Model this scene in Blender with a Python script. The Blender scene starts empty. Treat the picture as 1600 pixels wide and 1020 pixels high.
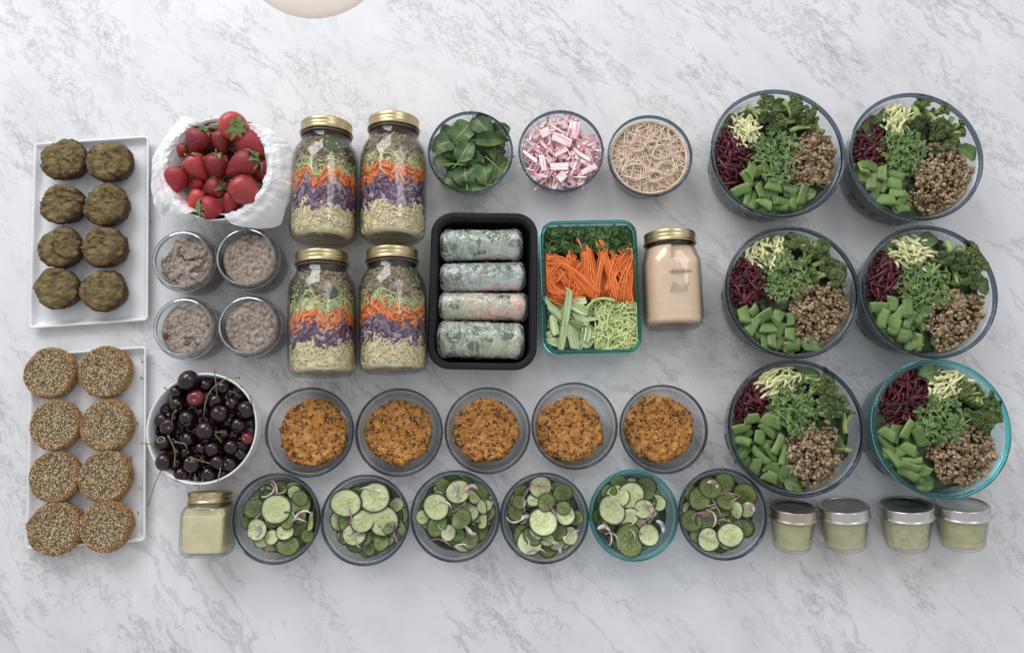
import bpy, math, random
import numpy as np
from mathutils import Vector, Matrix, noise, Euler
PI = math.pi
random.seed(7); rng = np.random.default_rng(7)
S = bpy.context.scene
COL = S.collection

# ---------------------------------------------------------------- camera
F, V0, D = 1155.0, 690.0, 1.08
TH = math.atan((V0-510)/F)
cam_d = bpy.data.cameras.new('camera'); cam = bpy.data.objects.new('camera', cam_d); COL.objects.link(cam)
cam.location = (0, 0, D); cam.rotation_euler = (TH, 0, 0)
cam_d.sensor_width = 36; cam_d.lens = 36*F/1600; cam_d.clip_start = .02; cam_d.clip_end = 20
cam_d.dof.use_dof = True; cam_d.dof.focus_distance = 1.06; cam_d.dof.aperture_fstop = 4.6
S.camera = cam
# ---------------------------------------------------------------- light
W = bpy.data.worlds.new("World"); S.world = W; W.use_nodes = True
W.node_tree.nodes['Background'].inputs[0].default_value = (.95, .965, 1.0, 1)
W.node_tree.nodes['Background'].inputs[1].default_value = .60
def area(name, loc, target, sx, sy, power, col):
    l = bpy.data.lights.new(name, 'AREA'); l.shape = 'RECTANGLE'; l.size = sx; l.size_y = sy; l.energy = power; l.color = col
    o = bpy.data.objects.new(name, l); COL.objects.link(o); o.location = loc
    o.rotation_euler = (Vector(target)-Vector(loc)).to_track_quat('-Z', 'Y').to_euler()
area('window_light', (-1.1, 2.1, 1.6), (.0, .1, 0), 1.8, 1.3, 46, (.97, .98, 1.0))
area('room_light', (1.3, 1.5, 2.4), (0, .1, 0), 1.2, 1.2, 14, (.97, .97, 1.0))
S.view_settings.view_transform = 'Standard'; S.view_settings.look = 'None'
S.view_settings.exposure = .07; S.view_settings.gamma = 1
S.cycles.use_denoising = True
S.cycles.max_bounces = 14; S.cycles.transmission_bounces = 12; S.cycles.transparent_max_bounces = 24
S.cycles.diffuse_bounces = 4; S.cycles.glossy_bounces = 5
S.cycles.blur_glossy = .5; S.cycles.sample_clamp_indirect = 6

def P(u, v, z=0.0):
    x, y = u-800.0, -(v-510.0)
    dx, dy, dz = x, y*math.cos(TH)+F*math.sin(TH), y*math.sin(TH)-F*math.cos(TH)
    t = (z-D)/dz
    return np.array([dx*t, dy*t, z])
def SC(v, z):      # metres per pixel at row v, height z
    return P(801, v, z)[0]-P(800, v, z)[0]

# ---------------------------------------------------------------- materials
def nodes(name):
    m = bpy.data.materials.new(name); m.use_nodes = True
    nt = m.node_tree; nt.nodes.clear()
    return m, nt, nt.nodes, nt.links
def N(nt, t, **kw):
    n = nt.nodes.new(t)
    for k, v in kw.items(): setattr(n, k, v)
    return n
def ramp(nt, stops):
    r = N(nt, 'ShaderNodeValToRGB'); e = r.color_ramp.elements
    while len(e) < len(stops): e.new(.5)
    for k, (p, c) in enumerate(stops):
        e[k].position = p; e[k].color = (*c, 1) if len(c) == 3 else c
    return r
def food(name, stops, scale=60, rough=.5, bump=.3, bscale=None, island=None, sss=0, spec=.5, detail=6, coat=0, bdist=.001, mixisl=.6, metal=0, rand=False, stretch=None):
    """noise-coloured surface; island: colour stops chosen per loose piece, blended with the noise"""
    m, nt, ns, L = nodes(name)
    out = N(nt, 'ShaderNodeOutputMaterial'); b = N(nt, 'ShaderNodeBsdfPrincipled'); L.new(b.outputs[0], out.inputs[0])
    tc = N(nt, 'ShaderNodeTexCoord'); co = tc.outputs['Object']
    if rand:
        oi = N(nt, 'ShaderNodeObjectInfo'); ad = N(nt, 'ShaderNodeVectorMath', operation='ADD'); mu = N(nt, 'ShaderNodeMath', operation='MULTIPLY')
        L.new(oi.outputs['Random'], mu.inputs[0]); mu.inputs[1].default_value = 37.0
        L.new(co, ad.inputs[0]); L.new(mu.outputs[0], ad.inputs[1]); co = ad.outputs[0]
    if stretch:
        mp = N(nt, 'ShaderNodeMapping'); mp.inputs['Scale'].default_value = stretch; L.new(co, mp.inputs[0]); co = mp.outputs[0]
    nz = N(nt, 'ShaderNodeTexNoise'); nz.inputs['Scale'].default_value = scale; nz.inputs['Detail'].default_value = detail; nz.inputs['Roughness'].default_value = .62
    L.new(co, nz.inputs['Vector'])
    r = ramp(nt, stops); L.new(nz.outputs['Fac'], r.inputs[0]); c = r.outputs[0]
    if island:
        ge = N(nt, 'ShaderNodeNewGeometry'); ri = ramp(nt, island); L.new(ge.outputs['Random Per Island'], ri.inputs[0])
        mx = N(nt, 'ShaderNodeMixRGB'); mx.inputs[0].default_value = mixisl; L.new(c, mx.inputs[1]); L.new(ri.outputs[0], mx.inputs[2]); c = mx.outputs[0]
    if rand:
        hs = N(nt, 'ShaderNodeHueSaturation'); mr_ = N(nt, 'ShaderNodeMapRange'); L.new(oi.outputs['Random'], mr_.inputs[0]); mr_.inputs[3].default_value = .72; mr_.inputs[4].default_value = 1.22
        L.new(mr_.outputs[0], hs.inputs['Value']); L.new(c, hs.inputs['Color']); c = hs.outputs[0]
    L.new(c, b.inputs['Base Color'])
    b.inputs['Roughness'].default_value = rough; b.inputs['Specular IOR Level'].default_value = spec; b.inputs['Metallic'].default_value = metal
    b.inputs['Coat Weight'].default_value = coat; b.inputs['Coat Roughness'].default_value = .12
    if sss:
        b.inputs['Subsurface Weight'].default_value = sss; b.inputs['Subsurface Radius'].default_value = (.004, .003, .002); b.inputs['Subsurface Scale'].default_value = 1
    if bump:
        n2 = N(nt, 'ShaderNodeTexNoise'); n2.inputs['Scale'].default_value = bscale or scale*3; n2.inputs['Detail'].default_value = 5
        L.new(co, n2.inputs['Vector'])
        bp = N(nt, 'ShaderNodeBump'); bp.inputs['Strength'].default_value = bump; bp.inputs['Distance'].default_value = bdist
        L.new(n2.outputs['Fac'], bp.inputs['Height']); L.new(bp.outputs[0], b.inputs['Normal'])
    return m
def plain(name, c, rough=.5, metal=0, spec=.5, coat=0, trans=0, ior=1.45):
    m, nt, ns, L = nodes(name)
    out = N(nt, 'ShaderNodeOutputMaterial'); b = N(nt, 'ShaderNodeBsdfPrincipled'); L.new(b.outputs[0], out.inputs[0])
    b.inputs['Base Color'].default_value = (*c, 1); b.inputs['Roughness'].default_value = rough; b.inputs['Metallic'].default_value = metal
    b.inputs['Specular IOR Level'].default_value = spec; b.inputs['Coat Weight'].default_value = coat
    b.inputs['Transmission Weight'].default_value = trans; b.inputs['IOR'].default_value = ior
    return m
def thin_glass(name, tint=(.95, .97, .97), edge=(.45, .52, .55), rough=.02, ior=1.35, power=3.0, bump=0):
    m, nt, ns, L = nodes(name)
    out = N(nt, 'ShaderNodeOutputMaterial'); mx = N(nt, 'ShaderNodeMixShader'); tr = N(nt, 'ShaderNodeBsdfTransparent'); gl = N(nt, 'ShaderNodeBsdfGlossy')
    lw = N(nt, 'ShaderNodeLayerWeight'); lw.inputs['Blend'].default_value = .5
    pw = N(nt, 'ShaderNodeMath', operation='POWER'); L.new(lw.outputs['Facing'], pw.inputs[0]); pw.inputs[1].default_value = power
    cm = N(nt, 'ShaderNodeMixRGB'); L.new(pw.outputs[0], cm.inputs[0]); cm.inputs[1].default_value = (*tint, 1); cm.inputs[2].default_value = (*edge, 1)
    L.new(cm.outputs[0], tr.inputs[0]); gl.inputs['Roughness'].default_value = rough
    f0 = ((ior-1)/(ior+1))**2
    lf = N(nt, 'ShaderNodeLayerWeight'); lf.inputs['Blend'].default_value = .5
    p5 = N(nt, 'ShaderNodeMath', operation='POWER'); L.new(lf.outputs['Facing'], p5.inputs[0]); p5.inputs[1].default_value = 5
    fr = N(nt, 'ShaderNodeMath', operation='MULTIPLY_ADD'); L.new(p5.outputs[0], fr.inputs[0]); fr.inputs[1].default_value = (1-f0)*.8; fr.inputs[2].default_value = f0*1.3
    L.new(fr.outputs[0], mx.inputs[0]); L.new(tr.outputs[0], mx.inputs[1]); L.new(gl.outputs[0], mx.inputs[2]); L.new(mx.outputs[0], out.inputs[0])
    if bump:
        tc = N(nt, 'ShaderNodeTexCoord'); n2 = N(nt, 'ShaderNodeTexNoise'); n2.inputs['Scale'].default_value = 35; n2.inputs['Detail'].default_value = 2
        L.new(tc.outputs['Object'], n2.inputs['Vector'])
        bp = N(nt, 'ShaderNodeBump'); bp.inputs['Strength'].default_value = bump; bp.inputs['Distance'].default_value = .002
        L.new(n2.outputs['Fac'], bp.inputs['Height']); L.new(bp.outputs[0], gl.inputs['Normal']); L.new(bp.outputs[0], lf.inputs['Normal'])
    return m

def marble():
    m, nt, ns, L = nodes('marble')
    out = N(nt, 'ShaderNodeOutputMaterial'); b = N(nt, 'ShaderNodeBsdfPrincipled'); L.new(b.outputs[0], out.inputs[0])
    tc = N(nt, 'ShaderNodeTexCoord')
    rot = N(nt, 'ShaderNodeMapping'); rot.inputs['Rotation'].default_value = (0, 0, math.radians(47)); L.new(tc.outputs['Object'], rot.inputs[0])
    wn = N(nt, 'ShaderNodeTexNoise'); wn.inputs['Scale'].default_value = 5.5; wn.inputs['Detail'].default_value = 7; wn.inputs['Roughness'].default_value = .62
    L.new(rot.outputs[0], wn.inputs['Vector'])
    sb = N(nt, 'ShaderNodeVectorMath', operation='SUBTRACT'); L.new(wn.outputs['Color'], sb.inputs[0]); sb.inputs[1].default_value = (.5, .5, .5)
    sc = N(nt, 'ShaderNodeVectorMath', operation='SCALE'); L.new(sb.outputs[0], sc.inputs[0]); sc.inputs['Scale'].default_value = .075
    ad = N(nt, 'ShaderNodeVectorMath', operation='ADD'); L.new(rot.outputs[0], ad.inputs[0]); L.new(sc.outputs[0], ad.inputs[1])
    def layer(stretch, scale, detail, stops, off, rough=.6):
        mp = N(nt, 'ShaderNodeMapping'); mp.inputs['Scale'].default_value = (*stretch, 1); mp.inputs['Location'].default_value = (off, off*.7, off*.3); L.new(ad.outputs[0], mp.inputs[0])
        n = N(nt, 'ShaderNodeTexNoise'); n.inputs['Scale'].default_value = scale; n.inputs['Detail'].default_value = detail; n.inputs['Roughness'].default_value = rough
        L.new(mp.outputs[0], n.inputs['Vector'])
        r = ramp(nt, stops); L.new(n.outputs['Fac'], r.inputs[0]); return r.outputs[0]
    g = lambda v: (v, v, v)
    def mul(a, c):
        x = N(nt, 'ShaderNodeMixRGB', blend_type='MULTIPLY'); x.inputs[0].default_value = 1; L.new(a, x.inputs[1]); L.new(c, x.inputs[2]); return x.outputs[0]
    def scr(a, c):
        x = N(nt, 'ShaderNodeMixRGB', blend_type='LIGHTEN'); x.inputs[0].default_value = 1; L.new(a, x.inputs[1]); L.new(c, x.inputs[2]); return x.outputs[0]
    clouds = layer((.7, 1.2), 8, 10, [(.30, (.60, .60, .61)), (.45, (.675, .67, .68)), (.62, (.72, .717, .725))], 3.1, .70)
    v1 = layer((.34, 1.4), 5.2, 10, [(.482, g(1)), (.499, (.76, .765, .775)), (.501, (.76, .765, .775)), (.514, g(1))], 11, .64)
    v2 = layer((.5, 1.4), 12, 9, [(.476, g(1)), (.499, (.88, .88, .885)), (.522, g(1))], 23, .66)
    v3 = layer((.7, 1.2), 34, 10, [(.470, g(1)), (.498, (.70, .70, .69)), (.502, (.70, .70, .69)), (.524, g(1))], 41, .74)
    mask = layer((.4, 1.6), 7.5, 6, [(.53, g(1)), (.66, g(.0))], 57)
    mask2 = layer((.8, 1.2), 3.4, 4, [(.46, g(1)), (.60, g(.0))], 77)
    mask3 = layer((.5, 1.2), 6, 5, [(.47, g(1)), (.58, g(.0))], 97)
    c = mul(clouds, scr(v1, mask3)); c = mul(c, scr(v2, mask2)); c = mul(c, scr(v3, mask))
    L.new(c, b.inputs['Base Color']); b.inputs['Roughness'].default_value = .45; b.inputs['Specular IOR Level'].default_value = .22
    b.inputs['Subsurface Weight'].default_value = 0
    return m

# ---------------------------------------------------------------- mesh tools
class B:
    def __init__(s): s.v = []; s.f = []; s.m = []; s.n = 0; s.uv = None
    def add(s, vf, m=0, M=None, t=None):
        v, f = vf; v = np.asarray(v, float)
        if M is not None: v = v @ np.asarray(M).T
        if t is not None: v = v + np.asarray(t)
        o = s.n; s.v.append(v)
        s.f.extend([tuple(i+o for i in q) for q in f]); s.m.extend([m]*len(f)); s.n += len(v)
        return s
    def many(s, vf, Ms, ts, m=0):
        v, f = vf; v = np.asarray(v, float); K = len(ts); n = len(v)
        allv = np.einsum('kij,nj->kni', np.asarray(Ms), v) + np.asarray(ts)[:, None, :]
        o = s.n; s.v.append(allv.reshape(-1, 3))
        for k in range(K):
            b0 = o+k*n
            s.f.extend([tuple(i+b0 for i in q) for q in f])
        s.m.extend([m]*(len(f)*K)); s.n += K*n
        return s
def mesh(name, b, mats, smooth=True, uvf=None):
    me = bpy.data.meshes.new(name)
    V = np.concatenate(b.v) if b.v else np.zeros((0, 3))
    me.from_pydata(V.tolist(), [], b.f)
    for m in (mats if isinstance(mats, (list, tuple)) else [mats]): me.materials.append(m)
    me.polygons.foreach_set('material_index', b.m)
    me.polygons.foreach_set('use_smooth', [smooth]*len(b.f))
    if uvf is not None:
        uv = me.uv_layers.new(name='UVMap'); li = np.zeros(len(me.loops), int); me.loops.foreach_get('vertex_index', li)
        uv.data.foreach_set('uv', np.asarray(uvf)[li].ravel())
    me.update(); return me
def link(name, data, parent=None, loc=None, rot=None, scl=None):
    o = bpy.data.objects.new(name, data); COL.objects.link(o)
    if parent: o.parent = parent
    if loc is not None: o.location = loc
    if rot is not None:
        if isinstance(rot, (int, float)): o.rotation_euler = (0, 0, rot)
        elif isinstance(rot, (tuple, list)): o.rotation_euler = rot
        else: o.rotation_euler = Matrix(np.asarray(rot).tolist()).to_euler()
    if scl is not None: o.scale = (scl,)*3 if isinstance(scl, (int, float)) else scl
    return o
def tag(o, label=None, cat=None, group=None, kind=None):
    if label: o['label'] = label
    if cat: o['category'] = cat
    if group: o['group'] = group
    if kind: o['kind'] = kind
    return o
def thing(name, label, cat, loc, rot=None, group=None):
    return tag(link(name, None, None, loc, rot), label, cat, group)
def part(name, b, mats, parent, smooth=True, uvf=None, stuff=False):
    o = link(name, mesh(name, b, mats, smooth, uvf), parent)
    if stuff: o['kind'] = 'stuff'
    return o
def dup(o, loc=None, rot=None, label=None, group=None, scl=None):
    c = o.copy(); COL.objects.link(c)
    if loc is not None: c.location = loc
    if rot is not None: c.rotation_euler = rot if isinstance(rot, (tuple, list)) else Matrix(np.asarray(rot).tolist()).to_euler()
    if scl is not None: c.scale = (scl,)*3 if isinstance(scl, (int, float)) else scl
    if label: c['label'] = label
    if group: c['group'] = group
    for ch in o.children:
        d = ch.copy(); COL.objects.link(d); d.parent = c
        for g in ch.children:
            e = g.copy(); COL.objects.link(e); e.parent = d
    return c
def Rm(rx=0, ry=0, rz=0): return np.array(Euler((rx, ry, rz)).to_matrix())
def rand_rots(n, spread=PI):
    return [Rm(random.uniform(-spread, spread), random.uniform(-spread, spread), random.uniform(-PI, PI)) for _ in range(n)]
def grid_faces(nr, nc, wrap=True):
    f = []
    for i in range(nr-1):
        for j in range(nc if wrap else nc-1):
            k = (j+1) % nc
            f.append((i*nc+j, i*nc+k, (i+1)*nc+k, (i+1)*nc+j))
    return f
def lathe(prof, seg=48, sq=None, knurl=None):
    """prof: (r,z) or (r,z,n) with n the superellipse exponent; r=0 ends close to a point ring"""
    th = np.arange(seg)*2*PI/seg; V = []
    for i, p in enumerate(prof):
        n = p[2] if len(p) > 2 else 2
        k = (np.abs(np.cos(th))**n+np.abs(np.sin(th))**n)**(-1/n) if n != 2 else 1.0
        r = max(p[0], 1e-5)*k*np.ones(seg)
        if knurl and i in knurl: r = r*(1-.012*(np.arange(seg) % 2))
        V.append(np.stack([r*np.cos(th), r*np.sin(th), np.full(seg, p[1])], 1))
    return np.concatenate(V), grid_faces(len(prof), seg)
def tube(path, r, sides=6, ell=(1, 1), cap=True, twist=0.0, up=(0, 0, 1)):
    path = np.asarray(path, float); n = len(path); r = np.broadcast_to(np.asarray(r, float), (n,))
    tg = np.gradient(path, axis=0); tg /= np.linalg.norm(tg, axis=1)[:, None]+1e-12
    nrm = np.array(up, float); nrm = nrm-tg[0]*nrm.dot(tg[0])
    if np.linalg.norm(nrm) < 1e-3: nrm = np.array([1., 0, 0])-tg[0]*tg[0][0]
    nrm /= np.linalg.norm(nrm); a = np.arange(sides)*2*PI/sides+.01; V = np.zeros((n, sides, 3))
    for i in range(n):
        nrm = nrm-tg[i]*nrm.dot(tg[i]); nrm /= np.linalg.norm(nrm)+1e-12
        bi = np.cross(tg[i], nrm); t = twist*i
        ca, sa = np.cos(a+t), np.sin(a+t)
        n2 = nrm*math.cos(t)+bi*math.sin(t); b2 = -nrm*math.sin(t)+bi*math.cos(t)
        V[i] = path[i]+r[i]*(np.outer(np.cos(a), b2)*ell[0]+np.outer(np.sin(a), n2)*ell[1])
    f = [(q[3], q[2], q[1], q[0]) for q in grid_faces(n, sides)]
    if cap: f += [tuple(range(sides)), tuple(reversed(range((n-1)*sides, n*sides)))]
    return V.reshape(-1, 3), f
def ball(seg=8, rings=6, r=1.0):
    V = [(0, 0, r)]; F = []
    for i in range(1, rings):
        a = PI*i/rings
        for j in range(seg): V.append((r*math.sin(a)*math.cos(2*PI*j/seg), r*math.sin(a)*math.sin(2*PI*j/seg), r*math.cos(a)))
    V.append((0, 0, -r)); L = len(V)-1
    for j in range(seg):
        k = (j+1) % seg; F.append((0, 1+j, 1+k)); F.append((L, L-seg+k, L-seg+j))
        for i in range(rings-2): a0 = 1+i*seg; F.append((a0+j, a0+seg+j, a0+seg+k, a0+k))
    return np.array(V), F
OCT = (np.array([(1, 0, 0), (-1, 0, 0), (0, 1, 0), (0, -1, 0), (0, 0, 1), (0, 0, -1.)]), [(0, 2, 4), (2, 1, 4), (1, 3, 4), (3, 0, 4), (2, 0, 5), (1, 2, 5), (3, 1, 5), (0, 3, 5)])
def rr(a, b, c, n=8):
    """rounded rectangle ring, half sizes a,b corner radius c"""
    pts = []
    for qx, qy, s in ((1, 1, 0), (-1, 1, 1), (-1, -1, 2), (1, -1, 3)):
        for i in range(n+1):
            t = (s+i/n)*PI/2; pts.append((qx*(a-c)+c*math.cos(t), qy*(b-c)+c*math.sin(t)))
    return pts
def rloft(a, b, c, prof, n=8, capends=True):
    """prof: list of (inset, z)"""
    V = []; nc = 4*(n+1)
    for ins, z in prof:
        cc = max(c-ins*.8, .002)
        V += [(x, y, z) for x, y in rr(a-ins, b-ins, cc, n)]
    f = grid_faces(len(prof), nc)
    if capends: f += [tuple(reversed(range(nc))), tuple(range((len(prof)-1)*nc, len(prof)*nc))]
    return np.array(V, float), f
def fbm(x, y, z, o=4): return noise.fractal(Vector((x, y, z)), 1.0, 2.0, o)
def lump(prof, seg, seed, outline=.05, amps=((60, .002),), lobes=2.0, fn=None):
    v, f = lathe(prof, seg); c = np.array([0, 0, np.mean([p[1] for p in prof])*.6]); out = v.copy()
    for i, p in enumerate(v):
        th = math.atan2(p[1], p[0]); k = 1+outline*fbm(math.cos(th)*lobes, math.sin(th)*lobes, seed*3.7, 3)
        q = Vector((p[0]*k, p[1]*k, p[2])); d = q-Vector(c)
        if d.length > 1e-6: d.normalize()
        a = 0
        for s, am in amps: a += am*fbm(q.x*s+seed*5.1, q.y*s-seed, q.z*s, 4)
        q = q+d*a
        if fn: q = fn(q)
        out[i] = q
    return out, f
def leafmesh(L=.04, Wd=.03, cup=.006, droop=.008, nu=9, nv=5, tipp=1.0, wav=.0015, seed=0, stem=.012, rnd=False):
    """blade along +x from 0..L; returns verts, faces, uv"""
    V = []; U = []
    for i in range(nu):
        u = i/(nu-1); w = Wd/2*(math.sin(PI*min(1, u**.72*.98+.02))**.75)*(1-.15*u*tipp)
        if rnd: w = Wd/2*(max(.0, 1-(2*(u**.85)*.985-.985)**2)**.55)*(1+.05*math.sin(u*9+seed))
        for j in range(nv):
            s = -1+2*j/(nv-1)
            z = cup*(s*s)*(w/(Wd/2))-droop*(u-.35)**2*3+wav*math.sin(u*11+seed+s*3)*abs(s)
            V.append((u*L, s*w, z)); U.append((u, (s+1)/2))
    F = grid_faces(nu, nv, False)
    return np.array(V), F, U
def stemmesh(L, r=.0007, bend=.004): 
    p = [(-L*t, bend*t*t, -.004*t*t) for t in np.linspace(-.3, 1, 5)]
    return tube(p, [r*.8, r, r, r*1.1, r*1.3], 5)
def posword(dx, dy, k=.33):
    a = 'upper' if dy > k else 'lower' if dy < -k else ''
    b = 'right' if dx > k else 'left' if dx < -k else ''
    s = (a+' '+b).strip()
    return s if s else 'middle'

# ---------------------------------------------------------------- material library
MARBLE = marble()
CER = plain('white_glaze', (.78, .79, .80), .18, 0, .5, .4)
GLASS = thin_glass('clear_glass', (.98, .984, .987), (.42, .47, .50), ior=1.48, power=3.0)
JGLASS = thin_glass('jar_glass', (.985, .99, .985), (.40, .41, .38), ior=1.40, power=3.2, bump=.35)
RIMG = plain('smoky_rim_glass', (.15, .20, .25), .04, trans=1)
RIMT = plain('teal_rim_glass', (.16, .72, .72), .04, trans=1)
TEALG = thin_glass('teal_tinted_glass', (.90, .97, .97), (.16, .50, .55), ior=1.5, power=2.6)
GOLD = food('brass_gold', [(.3, (.46, .37, .20)), (.7, (.64, .54, .32))], 40, .34, .05, metal=1)
SILV = food('brushed_tin', [(.3, (.52, .50, .48)), (.7, (.72, .70, .68))], 40, .30, .05, metal=1)
LIDD = food('lid_plate', [(.3, (.30, .30, .30)), (.7, (.42, .42, .42))], 60, .32, .05, metal=1)
RUB = plain('dark_seal', (.05, .03, .03), .5)

# ---------------------------------------------------------------- setting
ct = B().add(rloft(1.5, 1.4, .03, [(.004, -.03), (0, -.026), (0, -.004), (.004, 0)], 4))
tag(link('countertop', mesh('countertop', ct, MARBLE, False)), 'white marble countertop with grey diagonal veins under all the food', None, None, 'structure')

SHADE = food('cream_shade', [(.4, (.84, .76, .68)), (.6, (.87, .79, .71))], 20, .5, .02)
b_ = SHADE.node_tree.nodes['Principled BSDF']; b_.inputs['Emission Color'].default_value = (1, .86, .74, 1); b_.inputs['Emission Strength'].default_value = .18
zc = .40; pc = P(489, -88, zc); rs = 119*SC(0, zc)
t = thing('pendant_lamp', 'blurred cream round pendant lamp cut off by the top edge', 'lamp', pc)
prof = [(.001, .018), (.015, .018), (.04, .012), (.06, .006), (rs*.97, -.002), (rs, -.008), (rs*.985, -.012), (rs*.97, -.009), (.05, .001), (.001, .006)]
part('lamp_shade', B().add(lathe(prof, 96)), SHADE, t)
part('cord', B().add(tube([(0, 0, .016), (0, 0, .4), (0, .01, 1.2)], .002, 8)), plain('cord_cloth', (.7, .68, .62), .8), t)
part('bulb', B().add(ball(16, 10, .018), t=(0, 0, -.012)), plain('opal_bulb', (.8, .8, .76), .3), t)

# ---------------------------------------------------------------- trays
def tray(label, TL, TR, BR, BL):
    z = .013; c = [P(*q, z) for q in (TL, TR, BR, BL)]
    ctr = sum(c)/4; w = (np.linalg.norm(c[1]-c[0])+np.linalg.norm(c[2]-c[3]))/4; h = (np.linalg.norm(c[0]-c[3])+np.linalg.norm(c[1]-c[2]))/4
    d = (c[0]+c[1]-c[2]-c[3]); ang = math.atan2(d[1], d[0])-PI/2
    t = thing('serving_tray', label, 'tray', (ctr[0], ctr[1], 0), ang, 'white rectangular trays')
    part('tray_body', B().add(rloft(w, h, .006, [(.012, .0), (.010, .0005), (.0035, .006), (.0005, .0115), (.0, .0135), (.0012, .0145), (.0028, .0142), (.0045, .011), (.0085, .0055), (.011, .0045), (.02, .0042)], 5)), CER, t)
    return ctr
tray('upper white rectangular tray carrying eight olive brown muffins', (52, 219), (234, 218), (230.4, 504.6), (46.5, 510))
tray('lower white rectangular tray carrying eight seeded round cakes', (49, 548), (228.6, 546), (227.5, 850), (40, 853))

MUF = food('olive_muffin', [(.30, (.030, .017, .007)), (.39, (.075, .046, .016)), (.50, (.145, .100, .034)), (.60, (.205, .150, .052)), (.76, (.30, .23, .09))], 60, .7, 1.0, 330, bdist=.0011, detail=9, stretch=(1, 1.0, 1))
MUFS = food('muffin_crust', [(.35, (.02, .009, .004)), (.6, (.08, .042, .018)), (.8, (.13, .08, .03))], 120, .7, .9, 300, bdist=.001)
muf = [(102.7, 251, 36, 34), (174, 254, 36, 34), (99.8, 321, 35, 32), (168, 322, 35.5, 33), (97.3, 387.5, 34.5, 33), (166, 388.5, 35.5, 33), (92.5, 452.8, 36, 33), (165, 454.6, 35, 34.5)]
rows = ['top', 'second', 'third', 'bottom']
mlook = ['ragged top edge', 'raised ridge at its top edge', 'torn left edge and dark crease', 'crumbly broken left edge', 'dark crinkled surface', 'long split across its right side', 'chunk missing at lower left', 'dark ridge rising at top']
for i, (u, v, rx, ry) in enumerate(muf):
    z = .022; p = P(u, v, z); r = rx*SC(v, .025)
    sd = i+1
    sp = random.uniform(0, 6.28); bite = [2.0, 1.7, 2.9, 3.0, 2.2, -1.2, -2.5, 1.9][i]
    def fn(q, sd=sd, r=r, bite=bite):
        th = math.atan2(q.y, q.x); rad = math.hypot(q.x, q.y)
        # torn edge
        dth = abs((th-bite+PI) % (2*PI)-PI); k = max(0, 1-dth/.75)*max(0, rad/r-.45)
        q = Vector((q.x*(1-.20*k*(1+fbm(q.x*160, q.y*160, sd))), q.y*(1-.20*k*(1+fbm(q.x*160, q.y*160, sd+9))), q.z))
        if q.z > .012:
            sw = math.sin(rad*230+th*1.5+fbm(q.x*50, q.y*50, sd*2)*5)
            q.z += .0016*sw*(rad/r)+.0040*fbm(q.x*50+sd*3, q.y*62, 1.7, 6)+.0035*(1-(rad/r)**2)+.0010*fbm(q.x*240, q.y*240, sd, 4)-.003*k
            cr = abs(fbm(q.x*28+sd*7, q.y*40-sd, 4.2, 3)); q.z -= .0040*max(0, 1-cr*9)*(1 if fbm(q.x*20+sd, q.y*20, 8, 2) > 0 else .2)
        return q
    k = ry/rx
    prof = [(.0, .0), (.7*r, .0), (.78*r, .002), (.86*r, .008), (.95*r, .015), (1.0*r, .020), (1.0*r, .0225), (.985*r, .0255), (.955*r, .0275), (.91*r, .0292), (.86*r, .0305), (.8*r, .0314), (.73*r, .0320), (.66*r, .0326), (.58*r, .0328), (.5*r, .033), (.42*r, .0333), (.34*r, .0335), (.26*r, .0336), (.18*r, .0337), (.1*r, .0338), (.0, .0338)]
    prof = prof[:5]+[((prof[a][0]*(1-s)+prof[a+1][0]*s), (prof[a][1]*(1-s)+prof[a+1][1]*s)) for a in range(5, len(prof)-1) for s in (0, .5)]+[prof[-1]]
    v_, f_ = lump(prof, 120, sd, .05, ((45, .0010), (170, .0012)), 1.6, fn); v_[:, 1] *= k
    b = B().add((v_, f_)); 
    zc_ = v_[:, 2]; b.m = [1 if zc_[q[0]] < .0272 else 0 for q in b.f]
    o = link('muffin', mesh('muffin', b, [MUF, MUFS]), None, (p[0], p[1], .0045), 0)
    tag(o, f'olive brown muffin with {mlook[i]}, {"left" if i%2==0 else "right"} in the {rows[i//2]} row', 'muffin', 'olive brown muffins on the upper tray')
# seeded cakes
SEEDM = food('seed_hulls', [(.3, (.30, .19, .09)), (.7, (.44, .31, .16))], 60, .5, .2, 500,
             island=[(0, (.52, .40, .24)), (.35, (.68, .54, .35)), (.55, (.42, .32, .17)), (.62, (.22, .15, .07)), (.72, (.055, .05, .03)), (1, (.04, .035, .02))], mixisl=.85)
SEEDG = food('toasted_seeds', [(.3, (.34, .15, .045)), (.7, (.58, .33, .13))], 60, .5, .2, 500, island=[(0, (.56, .34, .15)), (.5, (.42, .21, .075)), (.8, (.28, .12, .035)), (1, (.10, .05, .02))], mixisl=.8)
CAKE = food('seed_cake_crumb', [(.3, (.13, .075, .03)), (.7, (.27, .18, .085))], 200, .8, .8, 400)
seedc = [(80.7, 583, 40.5), (166, 581, 42), (89.7, 664, 40), (169, 664, 41.5), (88.2, 744.5, 40.5), (166.4, 744, 42), (89, 825, 42.5), (168, 821, 41)]
slook = ['smooth round outline', 'darker seeds across its middle', 'slightly ragged left edge', 'small crumb at its right edge', 'toasted lower left edge', 'widest golden seeded rim', 'lump sticking out at its left', 'toasted dark patch at lower left']
sv = ball(6, 4, 1.0)
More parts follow.
